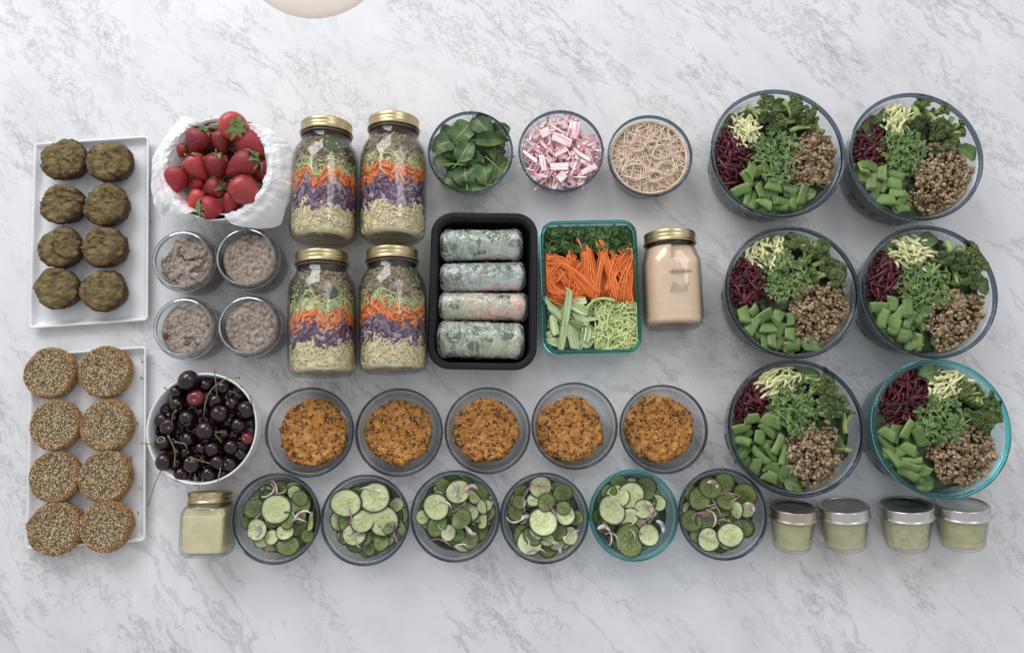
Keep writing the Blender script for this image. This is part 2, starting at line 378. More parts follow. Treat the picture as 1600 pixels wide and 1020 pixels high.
for i, (u, v, rp) in enumerate(seedc):
    p = P(u, v, .02); r = rp*SC(v, .022)*.965; sd = 30+i
    prof = [(0, 0), (.82*r, 0), (.93*r, .005), (.985*r, .012), (r, .018), (.985*r, .0215), (.95*r, .0235), (.88*r, .0238), (.78*r, .0230), (.66*r, .0222), (.5*r, .0218), (.3*r, .0216), (.15*r, .0215), (0, .0215)]
    v_, f_ = lump(prof, 90, sd, .035, ((90, .0008), (300, .0004)), 1.2)
    if i == 6: 
        for q in v_:
            th = math.atan2(q[1], q[0]); d = abs((th-3.0+PI) % (2*PI)-PI)
            if d < .3: k = 1+.14*(1-d/.3)*min(1, math.hypot(q[0], q[1])/r); q[0] *= k; q[1] *= k
    t = thing('seeded_cake', f'round seed-crusted cake with {slook[i]}, {"left" if i%2==0 else "right"} in the {rows[i//2]} row', 'cake', (p[0], p[1], .0045), None, 'round seeded cakes on the lower tray')
    part('cake_base', B().add((v_, f_)), CAKE, t)
    # seeds on surface
    V = v_; nn = 2100; b = B(); Ms = []; ts = []; Mg = []; tg_ = []
    fi = [q for q in f_ if V[q[0]][2] > .004]
    areas = np.array([np.linalg.norm(np.cross(V[q[1]]-V[q[0]], V[q[3]]-V[q[0]])) for q in fi]); areas /= areas.sum()
    for k in rng.choice(len(fi), nn, p=areas):
        q = fi[k]; a, c = random.random(), random.random()
        pt = V[q[0]]*(1-a)*(1-c)+V[q[1]]*a*(1-c)+V[q[2]]*a*c+V[q[3]]*(1-a)*c
        nr = np.cross(V[q[1]]-V[q[0]], V[q[3]]-V[q[0]]); nr = nr/(np.linalg.norm(nr)+1e-12)
        if nr[2] < -.2: nr = -nr
        sz = random.uniform(.00075, .00112); Q = np.array(Vector(nr).to_track_quat('Z', 'Y').to_matrix()) @ Rm(random.uniform(-.5, .5), random.uniform(-.5, .5), random.uniform(0, 6.28)) @ np.diag([sz*1.45, sz*.95, sz*.7])
        rad = math.hypot(pt[0], pt[1])/r; gold = rad > random.gauss(.90, .09)
        (Mg if gold else Ms).append(Q); (tg_ if gold else ts).append(pt+nr*sz*.25)
    b.many(sv, Ms, ts, 0); b.many(sv, Mg, tg_, 1)
    part('seed_crust', b, [SEEDM, SEEDG], t, stuff=True)
    print('seeded', i)
# crumbs on lower tray
cr = B(); pts = [(219, 562), (221, 566), (212, 655), (216, 661), (206, 714), (219, 763), (204, 717), (94, 507), (128, 503), (128, 797), (214, 800), (130, 801), (58, 600), (222, 590), (120, 700)]
for u, v in pts: 
    q = P(u, v, .006); cr.many(OCT, [rand_rots(1)[0]*random.uniform(.0007, .0015) for _ in range(2)], [q+[random.uniform(-.002, .002), random.uniform(-.002, .002), 0] for _ in range(2)])
tag(link('crumbs', mesh('crumbs', cr, CAKE)), 'dark crumbs scattered on the white trays', 'crumbs', None, 'stuff')

# ---------------------------------------------------------------- white bowls
def white_bowl(label, cx, cy, rpx, H):
    p = P(cx, cy, H); R = rpx*SC(cy, H)
    t = thing('white_bowl', label, 'bowl', (p[0], p[1], 0), None, 'white ceramic bowls')
    prof = [(0, .004), (.48*R, .004), (.50*R, 0), (.56*R, 0), (.60*R, .004), (.75*R, .012), (.87*R, .026), (.94*R, .045), (.975*R, H-.004), (.985*R, H-.001), (.978*R, H+.0005), (.955*R, H), (.942*R, H-.003), (.91*R, .045), (.84*R, .028), (.72*R, .016), (.55*R, .008), (0, .007)]
    part('bowl_body', B().add(lathe(prof, 96)), CER, t)
    return p, R
HB = .075
bs, RS = white_bowl('white round bowl full of strawberries, lined with paper towel', 342, 263, 86, HB)
bc, RC = white_bowl('white round bowl full of dark cherries', 315, 669, 88, HB)

# paper towel
def towel():
    tab = [(-3, 575), (6, 571), (18, 590), (26, 576), (34, 540), (41, 514), (53, 446), (60, 400), (66, 380), (112, 380), (118, 440), (127, 590), (133, 560), (140, 566), (150, 545), (156, 575), (170, 592), (180, 575), (189, 590), (203, 605), (216, 600), (229, 515), (241, 445), (247, 400), (258, 392), (275, 380), (281, 400), (285, 475), (293, 520), (301, 560), (310, 600), (318, 632), (329, 600), (340, 590), (357, 575)]
    A = np.radians([a for a, _ in tab]); Rr = np.array([r for _, r in tab])/440.0
    nt_, nsn = 150, 30; V = []
    for i in range(nt_):
        th = 2*PI*i/nt_; th2 = th if th <= A[-1] else th-2*PI
        ro = float(np.interp(th2 if th2 > A[0] else th2+2*PI, A, Rr))
        for j in range(nsn):
            s = j/(nsn-1); rho = .35+(ro-.35)*s
            w = fbm(math.cos(th)*3, math.sin(th)*3, rho*2.2, 3); w2 = fbm(math.cos(th)*7, math.sin(th)*7, rho*5, 3)
            x = min(1, max(0, (rho-.62)/.30)); x = x*x*(3-2*x)
            z = .018+(HB-.012)*x
            if rho > .92: z = .0835-max(0, rho-1.0)*RS*(.55+.35*w)-max(0, rho-1.15)*RS*.6
            elif rho > .5: z = z-.001
            z += .0036*w*min(1, rho)+.0022*w2-.0026*max(0, 1-abs(fbm(math.cos(th)*4.5, math.sin(th)*4.5, rho*1.2+3, 2))*4)*(1 if rho > 1.04 or rho < .9 else .0)+(.003 if rho > .97 and ro < .96 else 0)
            rr_ = rho*RS*(1+.006*w2)
            if rho > .93 and rho < 1.05: z = max(z, HB+.0025)
            if .6 < rho <= .93: rr_ = min(rr_, .90*RS)
            V.append((rr_*math.cos(th), rr_*math.sin(th), max(z, .004)))
    b = B().add((np.array(V), grid_faces(nt_, nsn, False)+[((nt_-1)*nsn+j, (nt_-1)*nsn+j+1, j+1, j) for j in range(nsn-1)]))
    m, nt, ns, L = nodes('paper_towel')
    out = N(nt, 'ShaderNodeOutputMaterial'); bb = N(nt, 'ShaderNodeBsdfPrincipled'); L.new(bb.outputs[0], out.inputs[0]); bb.inputs['Roughness'].default_value = .9
    bb.inputs['Subsurface Weight'].default_value = .15; bb.inputs['Subsurface Radius'].default_value = (.004, .004, .004)
    tc = N(nt, 'ShaderNodeTexCoord'); cur = None
    base = N(nt, 'ShaderNodeRGB'); base.outputs[0].default_value = (.80, .80, .81, 1); cur = base.outputs[0]
    for (sx, sy, rad) in ((-.070, -.022, .022), (-.050, -.045, .016), (-.035, -.060, .010)):
        vm = N(nt, 'ShaderNodeVectorMath', operation='DISTANCE'); L.new(tc.outputs['Object'], vm.inputs[0]); vm.inputs[1].default_value = (sx, sy, .075)
        mr = N(nt, 'ShaderNodeMapRange'); L.new(vm.outputs['Value'], mr.inputs[0]); mr.inputs[1].default_value = 0; mr.inputs[2].default_value = rad; mr.inputs[3].default_value = .55; mr.inputs[4].default_value = 0
        mx = N(nt, 'ShaderNodeMixRGB'); L.new(mr.outputs[0], mx.inputs[0]); L.new(cur, mx.inputs[1]); mx.inputs[2].default_value = (.80, .30, .36, 1); cur = mx.outputs[0]
    L.new(cur, bb.inputs['Base Color'])
    n2 = N(nt, 'ShaderNodeTexNoise'); n2.inputs['Scale'].default_value = 140; n2.inputs['Detail'].default_value = 3; L.new(tc.outputs['Object'], n2.inputs['Vector'])
    bp = N(nt, 'ShaderNodeBump'); bp.inputs['Strength'].default_value = .5; bp.inputs['Distance'].default_value = .0012; L.new(n2.outputs['Fac'], bp.inputs['Height']); L.new(bp.outputs[0], bb.inputs['Normal'])
    o = link('paper_towel', mesh('paper_towel', b, m, False), None, (bs[0], bs[1], 0))
    md = o.modifiers.new('Solidify', 'SOLIDIFY'); md.thickness = .0006
    tag(o, 'crumpled white paper towel lining the strawberry bowl, with pink juice stains', 'paper towel')
towel()

# strawberries
STR = food('strawberry_skin', [(.3, (.20, .010, .020)), (.55, (.34, .018, .030)), (.75, (.50, .06, .055))], 45, .40, .35, 300, coat=.12, rand=True, sss=.08)
STR2 = food('strawberry_skin_pale', [(.3, (.38, .022, .030)), (.6, (.52, .05, .045)), (.8, (.62, .14, .09))], 45, .33, .25, 500, coat=.25, rand=True, sss=.08)
ACH = plain('strawberry_seed', (.55, .32, .10), .5)
CAL = food('calyx_green', [(.3, (.13, .19, .05)), (.7, (.32, .40, .15))], 90, .55, .4, 300)
def straw_proto(kind):
    L_ = 1.0; W2 = [.42, .36, .46][kind]
    pr = []
    for k in range(26):
        s = k/25; 
        w = W2*(math.sin(PI*min(1, (s*.93+.035))**.62))**.8 if s < 1 else .0
        pr.append((max(w, .0), (1-s)*1.0-.0))
    pr = [(0, 1-.06)]+pr[1:-1]+[(0, 0)]
    pr[0] = (0, .95); v, f = lathe(pr, 36)
    f = [tuple(reversed(q)) for q in f]; v[:, 2] -= .5
    # achene dimples
    sd = []
    for ring in range(11):
        s = .09+ring*.078; idx = s*25; i0 = min(24, int(idx)); w = pr[i0][0]*(1-(idx-i0))+pr[min(25, i0+1)][0]*(idx-i0); n = max(4, int(w*30))
        for a in range(n):
            th = 2*PI*(a+.5*(ring % 2))/n+random.uniform(-.08, .08); sd.append((w*math.cos(th), w*math.sin(th), (1-s)-.5+random.uniform(-.01, .01)))
    sd = np.array(sd)
    for i in range(len(v)):
        dd = np.linalg.norm(sd-v[i], axis=1).min()
        if dd < .05: v[i][:2] *= 1-.03*(1-dd/.05)
    body = B().add((v, f))
    seeds = B(); Ms = []
    for q in sd:
        Q = np.array(Vector((q[0], q[1], q[2]*.3)).to_track_quat('Z', 'Y').to_matrix()) @ np.diag([.010, .016, .009]); Ms.append(Q)
    seeds.many(OCT, Ms, sd*1.0)
    cal = B()
    for k in range(9):
        v1, f1, _ = leafmesh(.46*random.uniform(.8, 1.1), .19, .03, .10, 7, 3, 1.0, .02, k)
        cal.add((v1, f1), 0, Rm(0, random.uniform(-.35, .25), 2*PI*k/9+random.uniform(-.15, .15)), (0, 0, .47))
    cal.add(tube([(0, 0, .46), (.01, 0, .56), (.03, .01, .64)], [.03, .025, .03], 6))
    return [mesh('berry_body', body, STR), mesh('berry_body', body, STR2), mesh('seeds', seeds, ACH), mesh('calyx', cal, CAL)]
SP = [straw_proto(k) for k in range(3)]
# (x,y zoom), calyx direction (image angle deg, math), elevation of the calyx end, length px, kind, pale, z, label
sb = [
 (715, 168, 330, 50, 50, 2, 1, .086, 'topmost strawberry with its broad green leaves facing up'),
 (438, 302, 60, 20, 45, 2, 0, .072, 'large strawberry with small leaf tip at top left of the bowl'),
 (638, 308, 100, 0, 38, 2, 0, .068, 'darker strawberry just under the topmost leafy one'),
 (900, 335, 150, 10, 56, 0, 0, .070, 'long dark strawberry against the upper right bowl wall'),
 (302, 372, 60, 20, 26, 0, 1, .066, 'small orange-red strawberry tucked at the left fold of the towel'),
 (440, 512, 130, 25, 46, 0, 1, .074, 'bright orange-red strawberry pointing down and right'),
 (598, 508, 84, 28, 46, 0, 0, .074, 'strawberry with a fan of pale green leaves in the middle of the bowl'),
 (790, 492, 28, 12, 58, 1, 0, .082, 'largest strawberry, lying sideways with its tip to the left'),
 (975, 560, 110, 10, 42, 2, 0, .058, 'shaded dark strawberry by the right bowl wall'),
 (266, 612, 95, -5, 42, 2, 0, .076, 'lone strawberry resting on the towel at the far left'),
 (422, 645, 20, -10, 30, 2, 0, .060, 'small shaded strawberry behind the bright small one'),
 (563, 685, 12, 22, 42, 0, 0, .064, 'strawberry with dark green leaves on its right side'),
 (838, 712, 140, 0, 54, 2, 1, .078, 'large bright strawberry with pale tip at lower right'),
 (424, 772, 60, -10, 34, 0, 1, .070, 'small bright orange-red strawberry at lower left of the bowl'),
 (562, 838, 200, 45, 42, 2, 0, .072, 'bottom strawberry with a star of yellow-green leaves facing up'),
 (708, 800, 70, -10, 34, 2, 0, .062, 'small strawberry between the bottom leafy one and the large bright one'),
 (555, 205, 80, 30, 34, 0, 0, .055, 'half hidden strawberry deep behind the topmost one'),
 (735, 660, 200, 10, 36, 0, 0, .050, 'deep shaded strawberry under the largest one'),
 (500, 430, 200, 10, 40, 0, 0, .046, 'deep shaded strawberry under the middle ones'),
 (640, 420, 200, 10, 40, 0, 0, .044, 'hidden strawberry deep in the centre of the bowl'),
 (880, 200, 200, 10, 34, 0, 0, .048, 'dark strawberry deep at the upper right of the bowl')]
for (x, y, ang, el, Lp, kd, pale, z, lab) in sb:
    u, v = 225+x/5.23, 165+y/5.23; p = P(u, v, z); Ls = Lp*SC(v, z)
    a, e = math.radians(ang), math.radians(el)
    d = Vector((math.cos(a)*math.cos(e), math.sin(a)*math.cos(e), math.sin(e)))
    q = d.to_track_quat('Z', 'Y').to_euler()
    t = thing('strawberry', lab, 'strawberry', p, tuple(q), 'strawberries in the white bowl'); t.scale = (Ls*.96,)*3
    link('berry_body', SP[kd][pale], t); s_ = link('seeds', SP[kd][2], t); s_['kind'] = 'stuff'; link('calyx', SP[kd][3], t)

# ---------------------------------------------------------------- cherries
CHE = food('cherry_skin', [(.3, (.007, .0015, .003)), (.6, (.018, .003, .006)), (.85, (.055, .006, .014))], 70, .20, .0, coat=.25, rand=True)
CHR = food('cherry_skin_red', [(.3, (.10, .006, .015)), (.7, (.22, .016, .03))], 70, .18, .0, coat=.5)
STE = food('cherry_stem', [(.3, (.16, .13, .05)), (.7, (.32, .30, .13))], 120, .6, .2)
v, f = ball(28, 20)
for q in v:
    rad = math.hypot(q[0], q[1])
    if q[2] > 0: q[2] -= .32*math.exp(-(rad/.26)**2)*1.0
    q[0] *= 1.0; q[1] *= .94; q[2] *= .93
cm = mesh('cherry_body', B().add((v, f)), CHE); cmr = mesh('cherry_body', B().add((v, f)), CHR)
cl = [(245,80,52,.092),(285,172,44,.088,1),(335,103,36,.078),(422,118,34,.078),(187,140,38,.078),(190,205,38,.082),(385,190,40,.080),(405,252,46,.088),(470,200,36,.078),(538,232,46,.086),(240,277,43,.086),(145,317,44,.084),(110,282,36,.076),(500,312,40,.082),(332,337,46,.092),(545,376,30,.078,1),(112,402,42,.084),(240,382,42,.080),(367,430,42,.084),(462,420,37,.082),(510,457,30,.074),(120,498,44,.086),(265,508,44,.086),(310,430,36,.076),(395,500,38,.082),(455,507,34,.078),(207,563,38,.080),(345,560,38,.078),(285,590,30,.072),(180,450,34,.070),(560,300,32,.070),(430,355,36,.072),(300,240,34,.072),(570,400,20,.060),(180,510,34,.068),(500,130,28,.070),(130,230,30,.066),(320,490,34,.070),(420,560,30,.068),(90,340,26,.064)]
stems = {0: None}
stemd = {6: [(393,170,.10),(385,90,.115),(378,18,.12)], 7: None, 1: None}
stl = [([(393,172,.088),(386,95,.112),(378,18,.118)], 6), ([(322,275,.080),(326,225,.10),(345,135,.112),(440,62,.115),(511,66,.110)], 14), ([(158,192,.088),(152,140,.10),(120,115,.104)], 5), ([(160,288,.088),(166,250,.098),(181,236,.106)], 11), ([(172,512,.088),(178,440,.102),(140,362,.104)], 21), ([(74,408,.088),(40,405,.098),(2,402,.094)], 16), ([(106,540,.085),(72,610,.070),(38,722,.035)], 21.5), ([(238,436,.086),(230,405,.096),(176,395,.096)], 17), ([(356,506,.093),(300,490,.108),(252,474,.112)], 24), ([(500,153,.082),(478,142,.096),(455,133,.10)], 8), ([(412,396,.084),(395,375,.094),(384,358,.098)], 18), ([(278,560,.082),(280,582,.090),(281,598,.090)], 28), ([(410,530,.084),(395,598,.092),(396,660,.078)], 24.5), ([(320,588,.080),(297,622,.085),(301,662,.075)], 27), ([(570,200,.090),(566,180,.100),(562,158,.104)], 9), ([(432,352,.082),(410,345,.09),(384,345,.09)], 31)]
for i, c in enumerate(cl):
    x, y, rz, z = c[:4]; red = len(c) > 4
    u, v_ = 220+x/3.29, 570+y/3.29; z -= .010; p = P(u, v_, z-rz/3.29*SC(v_, z)*.3); r = rz/3.29*SC(v_, z)*1.06
    sx = posword((x-312)/270, (325-y)/270, .3)
    tone = 'bright red' if red else random.choice(['glossy near-black', 'dark maroon'])
    has = [s for s, k in stl if int(k) == i]
    lab = f'{tone} cherry {"with its stem showing, " if has else ""}at the {sx} of the white cherry bowl'
    if x == 285: lab = 'bright red cherry with its stem hole facing up, near the bowl top'
    if x == 545: lab = 'small bright red cherry at the right side of the bowl'
    if i == 0: lab = 'largest near-black cherry overlapping the top left of the bowl rim'
    if i == 21: lab = 'dark cherry at the lower left rim with its stem hanging over the edge'
    if i == 14: lab = 'upright oval near-black cherry in the middle of the bowl'
    rot = (random.uniform(-.9, .9), random.uniform(-.9, .9), random.uniform(0, 6)) if x != 285 else (.1, .1, 0)
    if i == 14: rot = (1.3, .2, .1)
    t = thing('cherry', lab, 'cherry', p, None, 'cherries in the white bowl')
    b_ = link('cherry_body', cmr if red else cm, t, (0, 0, 0), rot, (r*1.0, r*1.0, r*(1.12 if i == 14 else 1)))
    for s in has:
        pts = [P(220+a/3.29, 570+b2/3.29, zz-.010)-p for a, b2, zz in s]
        n = 14; tt = np.linspace(0, len(pts)-1, n); pp = np.stack([np.interp(tt, range(len(pts)), [q[k] for q in pts]) for k in range(3)], 1)
        for _ in range(2): pp[1:-1] = (pp[:-2]+2*pp[1:-1]+pp[2:])/4
        rad = np.full(n, .00075); rad[-1] = .0014; rad[-2] = .001; rad[0] = .001
        part('stem', B().add(tube(pp, rad, 6)), STE, t)
dx0 = 0
for k in range(75):
    a = k*2.39996; q = math.sqrt((k % 38+.5)/38)*.80*RC; z = .052-.016*(k//38)+random.uniform(-.003, .003)
    if k >= 38: q *= .93
    t = thing('cherry', f'shaded dark cherry deep in the pile at the {posword(math.cos(a)*q/RC, math.sin(a)*q/RC, .3)} of the bowl', 'cherry', (bc[0]+q*math.cos(a), bc[1]+q*math.sin(a), z), None, 'cherries deep in the white bowl')
    link('cherry_body', cm, t, (0, 0, 0), (random.uniform(-1, 1), random.uniform(-1, 1), a), random.uniform(.0115, .0130))
print('cherries')
# ---------------------------------------------------------------- jars
def axis_rot(dirv, roll=0):
    q = Vector(dirv).to_track_quat('Z', 'Y').to_matrix(); return np.array(q) @ Rm(0, 0, roll)
def band(r, h, z0, m, parent, name='screw_band', open_top=True):
    prof = [(r*.97, z0), (r*1.035, z0+.0006), (r*1.035, z0+.002), (r*.985, z0+.003), (r*.985, z0+.006), (r*1.0, z0+.0075), (r*.985, z0+.009), (r*.985, z0+h-.006), (r, z0+h-.005), (r, z0+h-.0012), (r*.99, z0+h-.0002), (r*.965, z0+h), (r*.85, z0+h), (r*.845, z0+h-.0008), (r*.84, z0+h-.002)]
    return part(name, B().add(lathe(prof, 180, knurl=(8, 9, 10))), m, parent)
def lid(r, h, z0, m, parent):
    return part('lid_disc', B().add(lathe([(r*.86, z0+h-.0022), (r*.86, z0+h-.0010), (r*.80, z0+h-.0006), (r*.76, z0+h-.0016), (r*.30, z0+h-.0010), (0, z0+h-.0010)], 64)), m, parent)
LW = .165
def jar_profile(Rb, Rn, L, n=2, h=.017):
    """outer glass profile from base centre to the mouth, axis +z"""
    k = L/.165
    return [(0, .003, 2), (Rb*.66, .003, 2), (Rb*.74, .0005, 2), (Rb*.82, .001, 2+(n-2)*.5), (Rb*.93, .006, n), (Rb*.985, .013, n), (Rb, .022, n), (Rb, L*.42, n), (Rb, L*.64, n), (Rb*.985, L*.70, n), (Rb*.93, L*.76, 2+(n-2)*.6), (Rn*1.08, L*.83, 2), (Rn*.985, L-.020, 2), (Rn*.985, L-.019, 2), (Rn*1.03, L-.0175, 2), (Rn*.96, L-.016, 2), (Rn*.96, L-.004, 2), (Rn*.93, L-.002, 2)]
def inside(prof, off, z0, z1, seg=64, n=30, wob=.0, seed=0, capdome=0):
    """closed filling between z0 and z1 that follows the glass at a distance off"""
    Z = [p[1] for p in prof[3:]]; R_ = [p[0] for p in prof[3:]]; Nn = [p[2] for p in prof[3:]]
    out = [(0, z0, 2)]
    for z in np.linspace(z0, z1, n):
        out.append((max(.001, np.interp(z, Z, R_)-off), z, np.interp(z, Z, Nn)))
    out.append((0, z1+capdome, 2))
    return out
def strands_on(prof, off, z0, z1, cnt, ln, w, ell, curl, seg=7, up_only=True, dirz=None, jag=.006):
    """short curved strands hugging the inside of the glass"""
    Z = [p[1] for p in prof[3:]]; R_ = [p[0] for p in prof[3:]]
    b = B()
    for _ in range(cnt):
        th = random.uniform(0, 2*PI); z = random.uniform(z0, z1)+random.uniform(-jag, jag); a = random.uniform(0, 2*PI) if dirz is None else random.gauss(dirz, .5)
        L_ = ln*random.uniform(.5, 1.2); k = random.gauss(0, curl); pts = []
        o2 = off+random.uniform(-.0002, .0028)
        for s in range(seg):
            r = np.interp(z, Z, R_)-o2
            pts.append((r*math.cos(th), r*math.sin(th), z))
            th += math.cos(a)*L_/seg/r; z += math.sin(a)*L_/seg; a += k/seg
            z = min(max(z, z0-.005), z1+.006)
        r0 = w*random.uniform(.7, 1.2)
        b.add(tube(pts, r0, 4, ell, up=(math.cos(th), math.sin(th), 0)))
    return b
def bits_on(prof, off, z0, z1, cnt, size, base=None, ell=(1, .8, .7)):
    Z = [p[1] for p in prof[3:]]; R_ = [p[0] for p in prof[3:]]; Ms = []; ts = []
    for _ in range(cnt):
        th = random.uniform(0, 2*PI); z = random.uniform(z0, z1); r = np.interp(z, Z, R_)-off-random.uniform(0, .004)
        ts.append((r*math.cos(th), r*math.sin(th), z)); s = size*random.uniform(.7, 1.2); Ms.append(rand_rots(1)[0] @ np.diag([s*ell[0], s*ell[1], s*ell[2]]))
    return B().many(base or ball(7, 5), Ms, ts)
CRM = food('cream_noodles', [(.3, (.70, .56, .32)), (.7, (.90, .78, .50))], 90, .5, .3, island=[(0, (.88, .76, .48)), (.5, (.96, .89, .62)), (.9, (.66, .54, .32)), (1, (.40, .40, .18))])
PUR = food('purple_cabbage', [(.3, (.07, .022, .055)), (.7, (.22, .11, .20))], 80, .4, .3, island=[(0, (.11, .045, .10)), (.40, (.22, .12, .22)), (.72, (.38, .27, .38)), (.88, (.64, .56, .62)), (1, (.66, .62, .62))])
CAR = food('carrot_shreds', [(.3, (.80, .17, .03)), (.7, (.96, .27, .06))], 70, .42, .3, island=[(0, (.76, .15, .025)), (.5, (.96, .25, .055)), (1, (1.0, .38, .13))])
ZUC = food('zucchini_shreds', [(.3, (.42, .46, .16)), (.7, (.68, .68, .34))], 70, .4, .3, island=[(0, (.66, .68, .34)), (.5, (.80, .82, .50)), (.9, (.46, .54, .18)), (1, (.24, .34, .08))])
LEN = food('brown_lentils', [(.3, (.10, .055, .03)), (.6, (.28, .18, .10)), (.8, (.44, .31, .19))], 160, .5, .5, 500, island=[(0, (.15, .10, .05)), (.4, (.36, .25, .13)), (.75, (.55, .42, .24)), (1, (.68, .56, .36))], mixisl=.7)
LEN2 = food('green_lentils', [(.3, (.07, .048, .028)), (.6, (.22, .165, .10)), (.8, (.40, .32, .2))], 160, .5, .5, 500, island=[(0, (.10, .07, .04)), (.5, (.27, .205, .125)), (1, (.50, .42, .29))], mixisl=.65)
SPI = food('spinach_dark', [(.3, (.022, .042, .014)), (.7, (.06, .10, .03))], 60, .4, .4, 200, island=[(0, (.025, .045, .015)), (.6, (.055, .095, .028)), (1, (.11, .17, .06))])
DRS = food('creamy_dressing', [(.4, (.50, .41, .24)), (.6, (.58, .50, .32))], 40, .5, .1)
def quart(lab, lu, lv, bu, bv, seed, mix):
    random.seed(seed); Rb, Rn = .0478, .0345
    top = P(lu, lv, Rb+Rn); bot = P(bu, bv, .012); bot[0] = P(bu, bv, Rb*.9)[0]; top[0] = P(lu, lv, Rb)[0]; bot[2] = top[2] = Rb
    # the base edge seen is low, the lid edge seen is high
    d = top-bot; L = np.linalg.norm(d); d /= L
    t = thing('quart_jar', lab, 'jar', bot, list(Matrix(axis_rot(d, seed).tolist()).to_euler()), 'quart jars of layered salad')
    pr = jar_profile(Rb, Rn, L-.001)
    inner = [(max(0, p[0]-.0022), p[1]+(.003 if p[1] < .03 else 0), p[2]) for p in reversed(pr)]
    part('jar_body', B().add(lathe(pr+inner, 72)), JGLASS, t)
    band(Rn+.0025, .0165, L-.0165, GOLD, t); lid(Rn+.0025, .0165, L-.0165, GOLD, t)
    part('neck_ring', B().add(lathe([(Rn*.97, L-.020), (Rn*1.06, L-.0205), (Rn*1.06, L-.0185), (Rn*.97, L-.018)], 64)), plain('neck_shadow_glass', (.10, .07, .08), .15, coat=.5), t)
    # salad inside
    s = thing('layered_salad', lab.replace('quart jar', 'layered salad inside the quart jar') if False else mix['label'], 'salad', bot, tuple(t.rotation_euler), 'layered salads inside quart jars')
    cuts = mix['cuts']; zz = [c*L for c in cuts]
    def core(z0, z1, m, nm):
        prf = inside(pr, .0058, z0, z1, n=14)
        v, f = lathe(prf, 40)
        for q in v: k = 1+.025*fbm(q[0]*60, q[1]*60, q[2]*60+seed, 3); q[0] *= k; q[1] *= k
        return B().add((v, f))
    def wedge(b, bb): return b
    o = core(.0065, zz[0], CRM, 0); st = strands_on(pr, .0030, .012, zz[0], 560, .015, .00095, (1.3, .7), 2.2, 6)
    o.v += st.v; off = o.n; o.f += [tuple(i+off for i in q) for q in st.f]; o.m += st.m; o.n += st.n
    part('noodle_layer', o, CRM, s, stuff=True)
    def layer(nm, m, z0, z1, cnt, ln, w, ell, curl, jag=.006):
        o = core(z0-.002, z1, m, nm); st = strands_on(pr, .0030, z0, z1, cnt, ln, w, ell, curl, 6, jag=jag)
        off = o.n; o.v += st.v; o.f += [tuple(i+off for i in q) for q in st.f]; o.m += st.m; o.n += st.n
        part(nm, o, m, s, stuff=True)
    layer('cabbage_layer', PUR, zz[0], zz[1], 300, .017, .0020, (1.8, .35), 1.0, .009)
    layer('carrot_layer', CAR, zz[1], zz[2], 300, .013, .0017, (1.5, .5), .6, .007)
    layer('zucchini_layer', ZUC, zz[2], zz[3], 230, .030, .0008, (1.2, .8), 3.2, .010)
    o = core(zz[3]-.004, zz[4], LEN2, 0)
    part('lentil_core', o, LEN2, s, stuff=True)
    bb = bits_on(pr, .0042, zz[3]-.006, zz[4], 760, .0029)
    part('lentil_layer', bb, LEN2, s, stuff=True)
    # spinach scraps pressed to the glass
    b = B()
    for k in range(9):
        th = random.uniform(-1.2, 1.2)+mix['sp']; z = random.uniform(zz[3], zz[4]-.005); Rr = np.interp(z, [p[1] for p in pr[3:]], [p[0] for p in pr[3:]])-.0033
        V = []; r1 = random.uniform(.008, .014)
        for a in range(10):
            q = 2*PI*a/10; rr_ = r1*random.uniform(.7, 1.1); th2 = th+rr_*math.cos(q)/Rr; z2 = min(z+rr_*math.sin(q), zz[4]+.002)
            R2 = np.interp(z2, [p[1] for p in pr[3:]], [p[0] for p in pr[3:]])-.0032; V.append((R2*math.cos(th2), R2*math.sin(th2), z2))
        V.append((Rr*math.cos(th), Rr*math.sin(th), z)); b.add((np.array(V), [(a, (a+1) % 10, 10) for a in range(10)]))
    part('spinach_scraps', b, SPI, s, stuff=True)
    for ch in s.children:      # uneven layer boundaries
        me = ch.data
        for vv in me.vertices:
            c_ = vv.co; th = math.atan2(c_.y, c_.x); e = math.sin(PI*min(1, max(0, c_.z/zz[4])))
            c_.z += .014*e*fbm(math.cos(th)*1.6+seed, math.sin(th)*1.6, seed*2.2, 3)
quart('upper left quart jar of layered salad lying flat with gold lid', 511.5, 180.5, 505.5, 388, 2, dict(cuts=[.255, .42, .525, .60, .83], sp=1.2, label='salad layers in the upper left jar, with the thickest lentil layer'))
quart('upper right quart jar of layered salad lying flat with gold lid', 616, 173.5, 614, 386, 4, dict(cuts=[.255, .44, .56, .63, .82], sp=1.9, label='salad layers in the upper right jar, with carrot spilling into cabbage'))
quart('lower left quart jar of layered salad with tall zucchini layer', 503.5, 388, 505.5, 591, 6, dict(cuts=[.25, .38, .475, .61, .82], sp=1.5, label='salad layers in the lower left jar, with the tallest zucchini layer'))
quart('lower right quart jar of layered salad touching the black container', 613, 383, 616, 586, 8, dict(cuts=[.25, .40, .53, .60, .83], sp=1.6, label='salad layers in the lower right jar, with big spinach leaves on top'))
print('quarts')

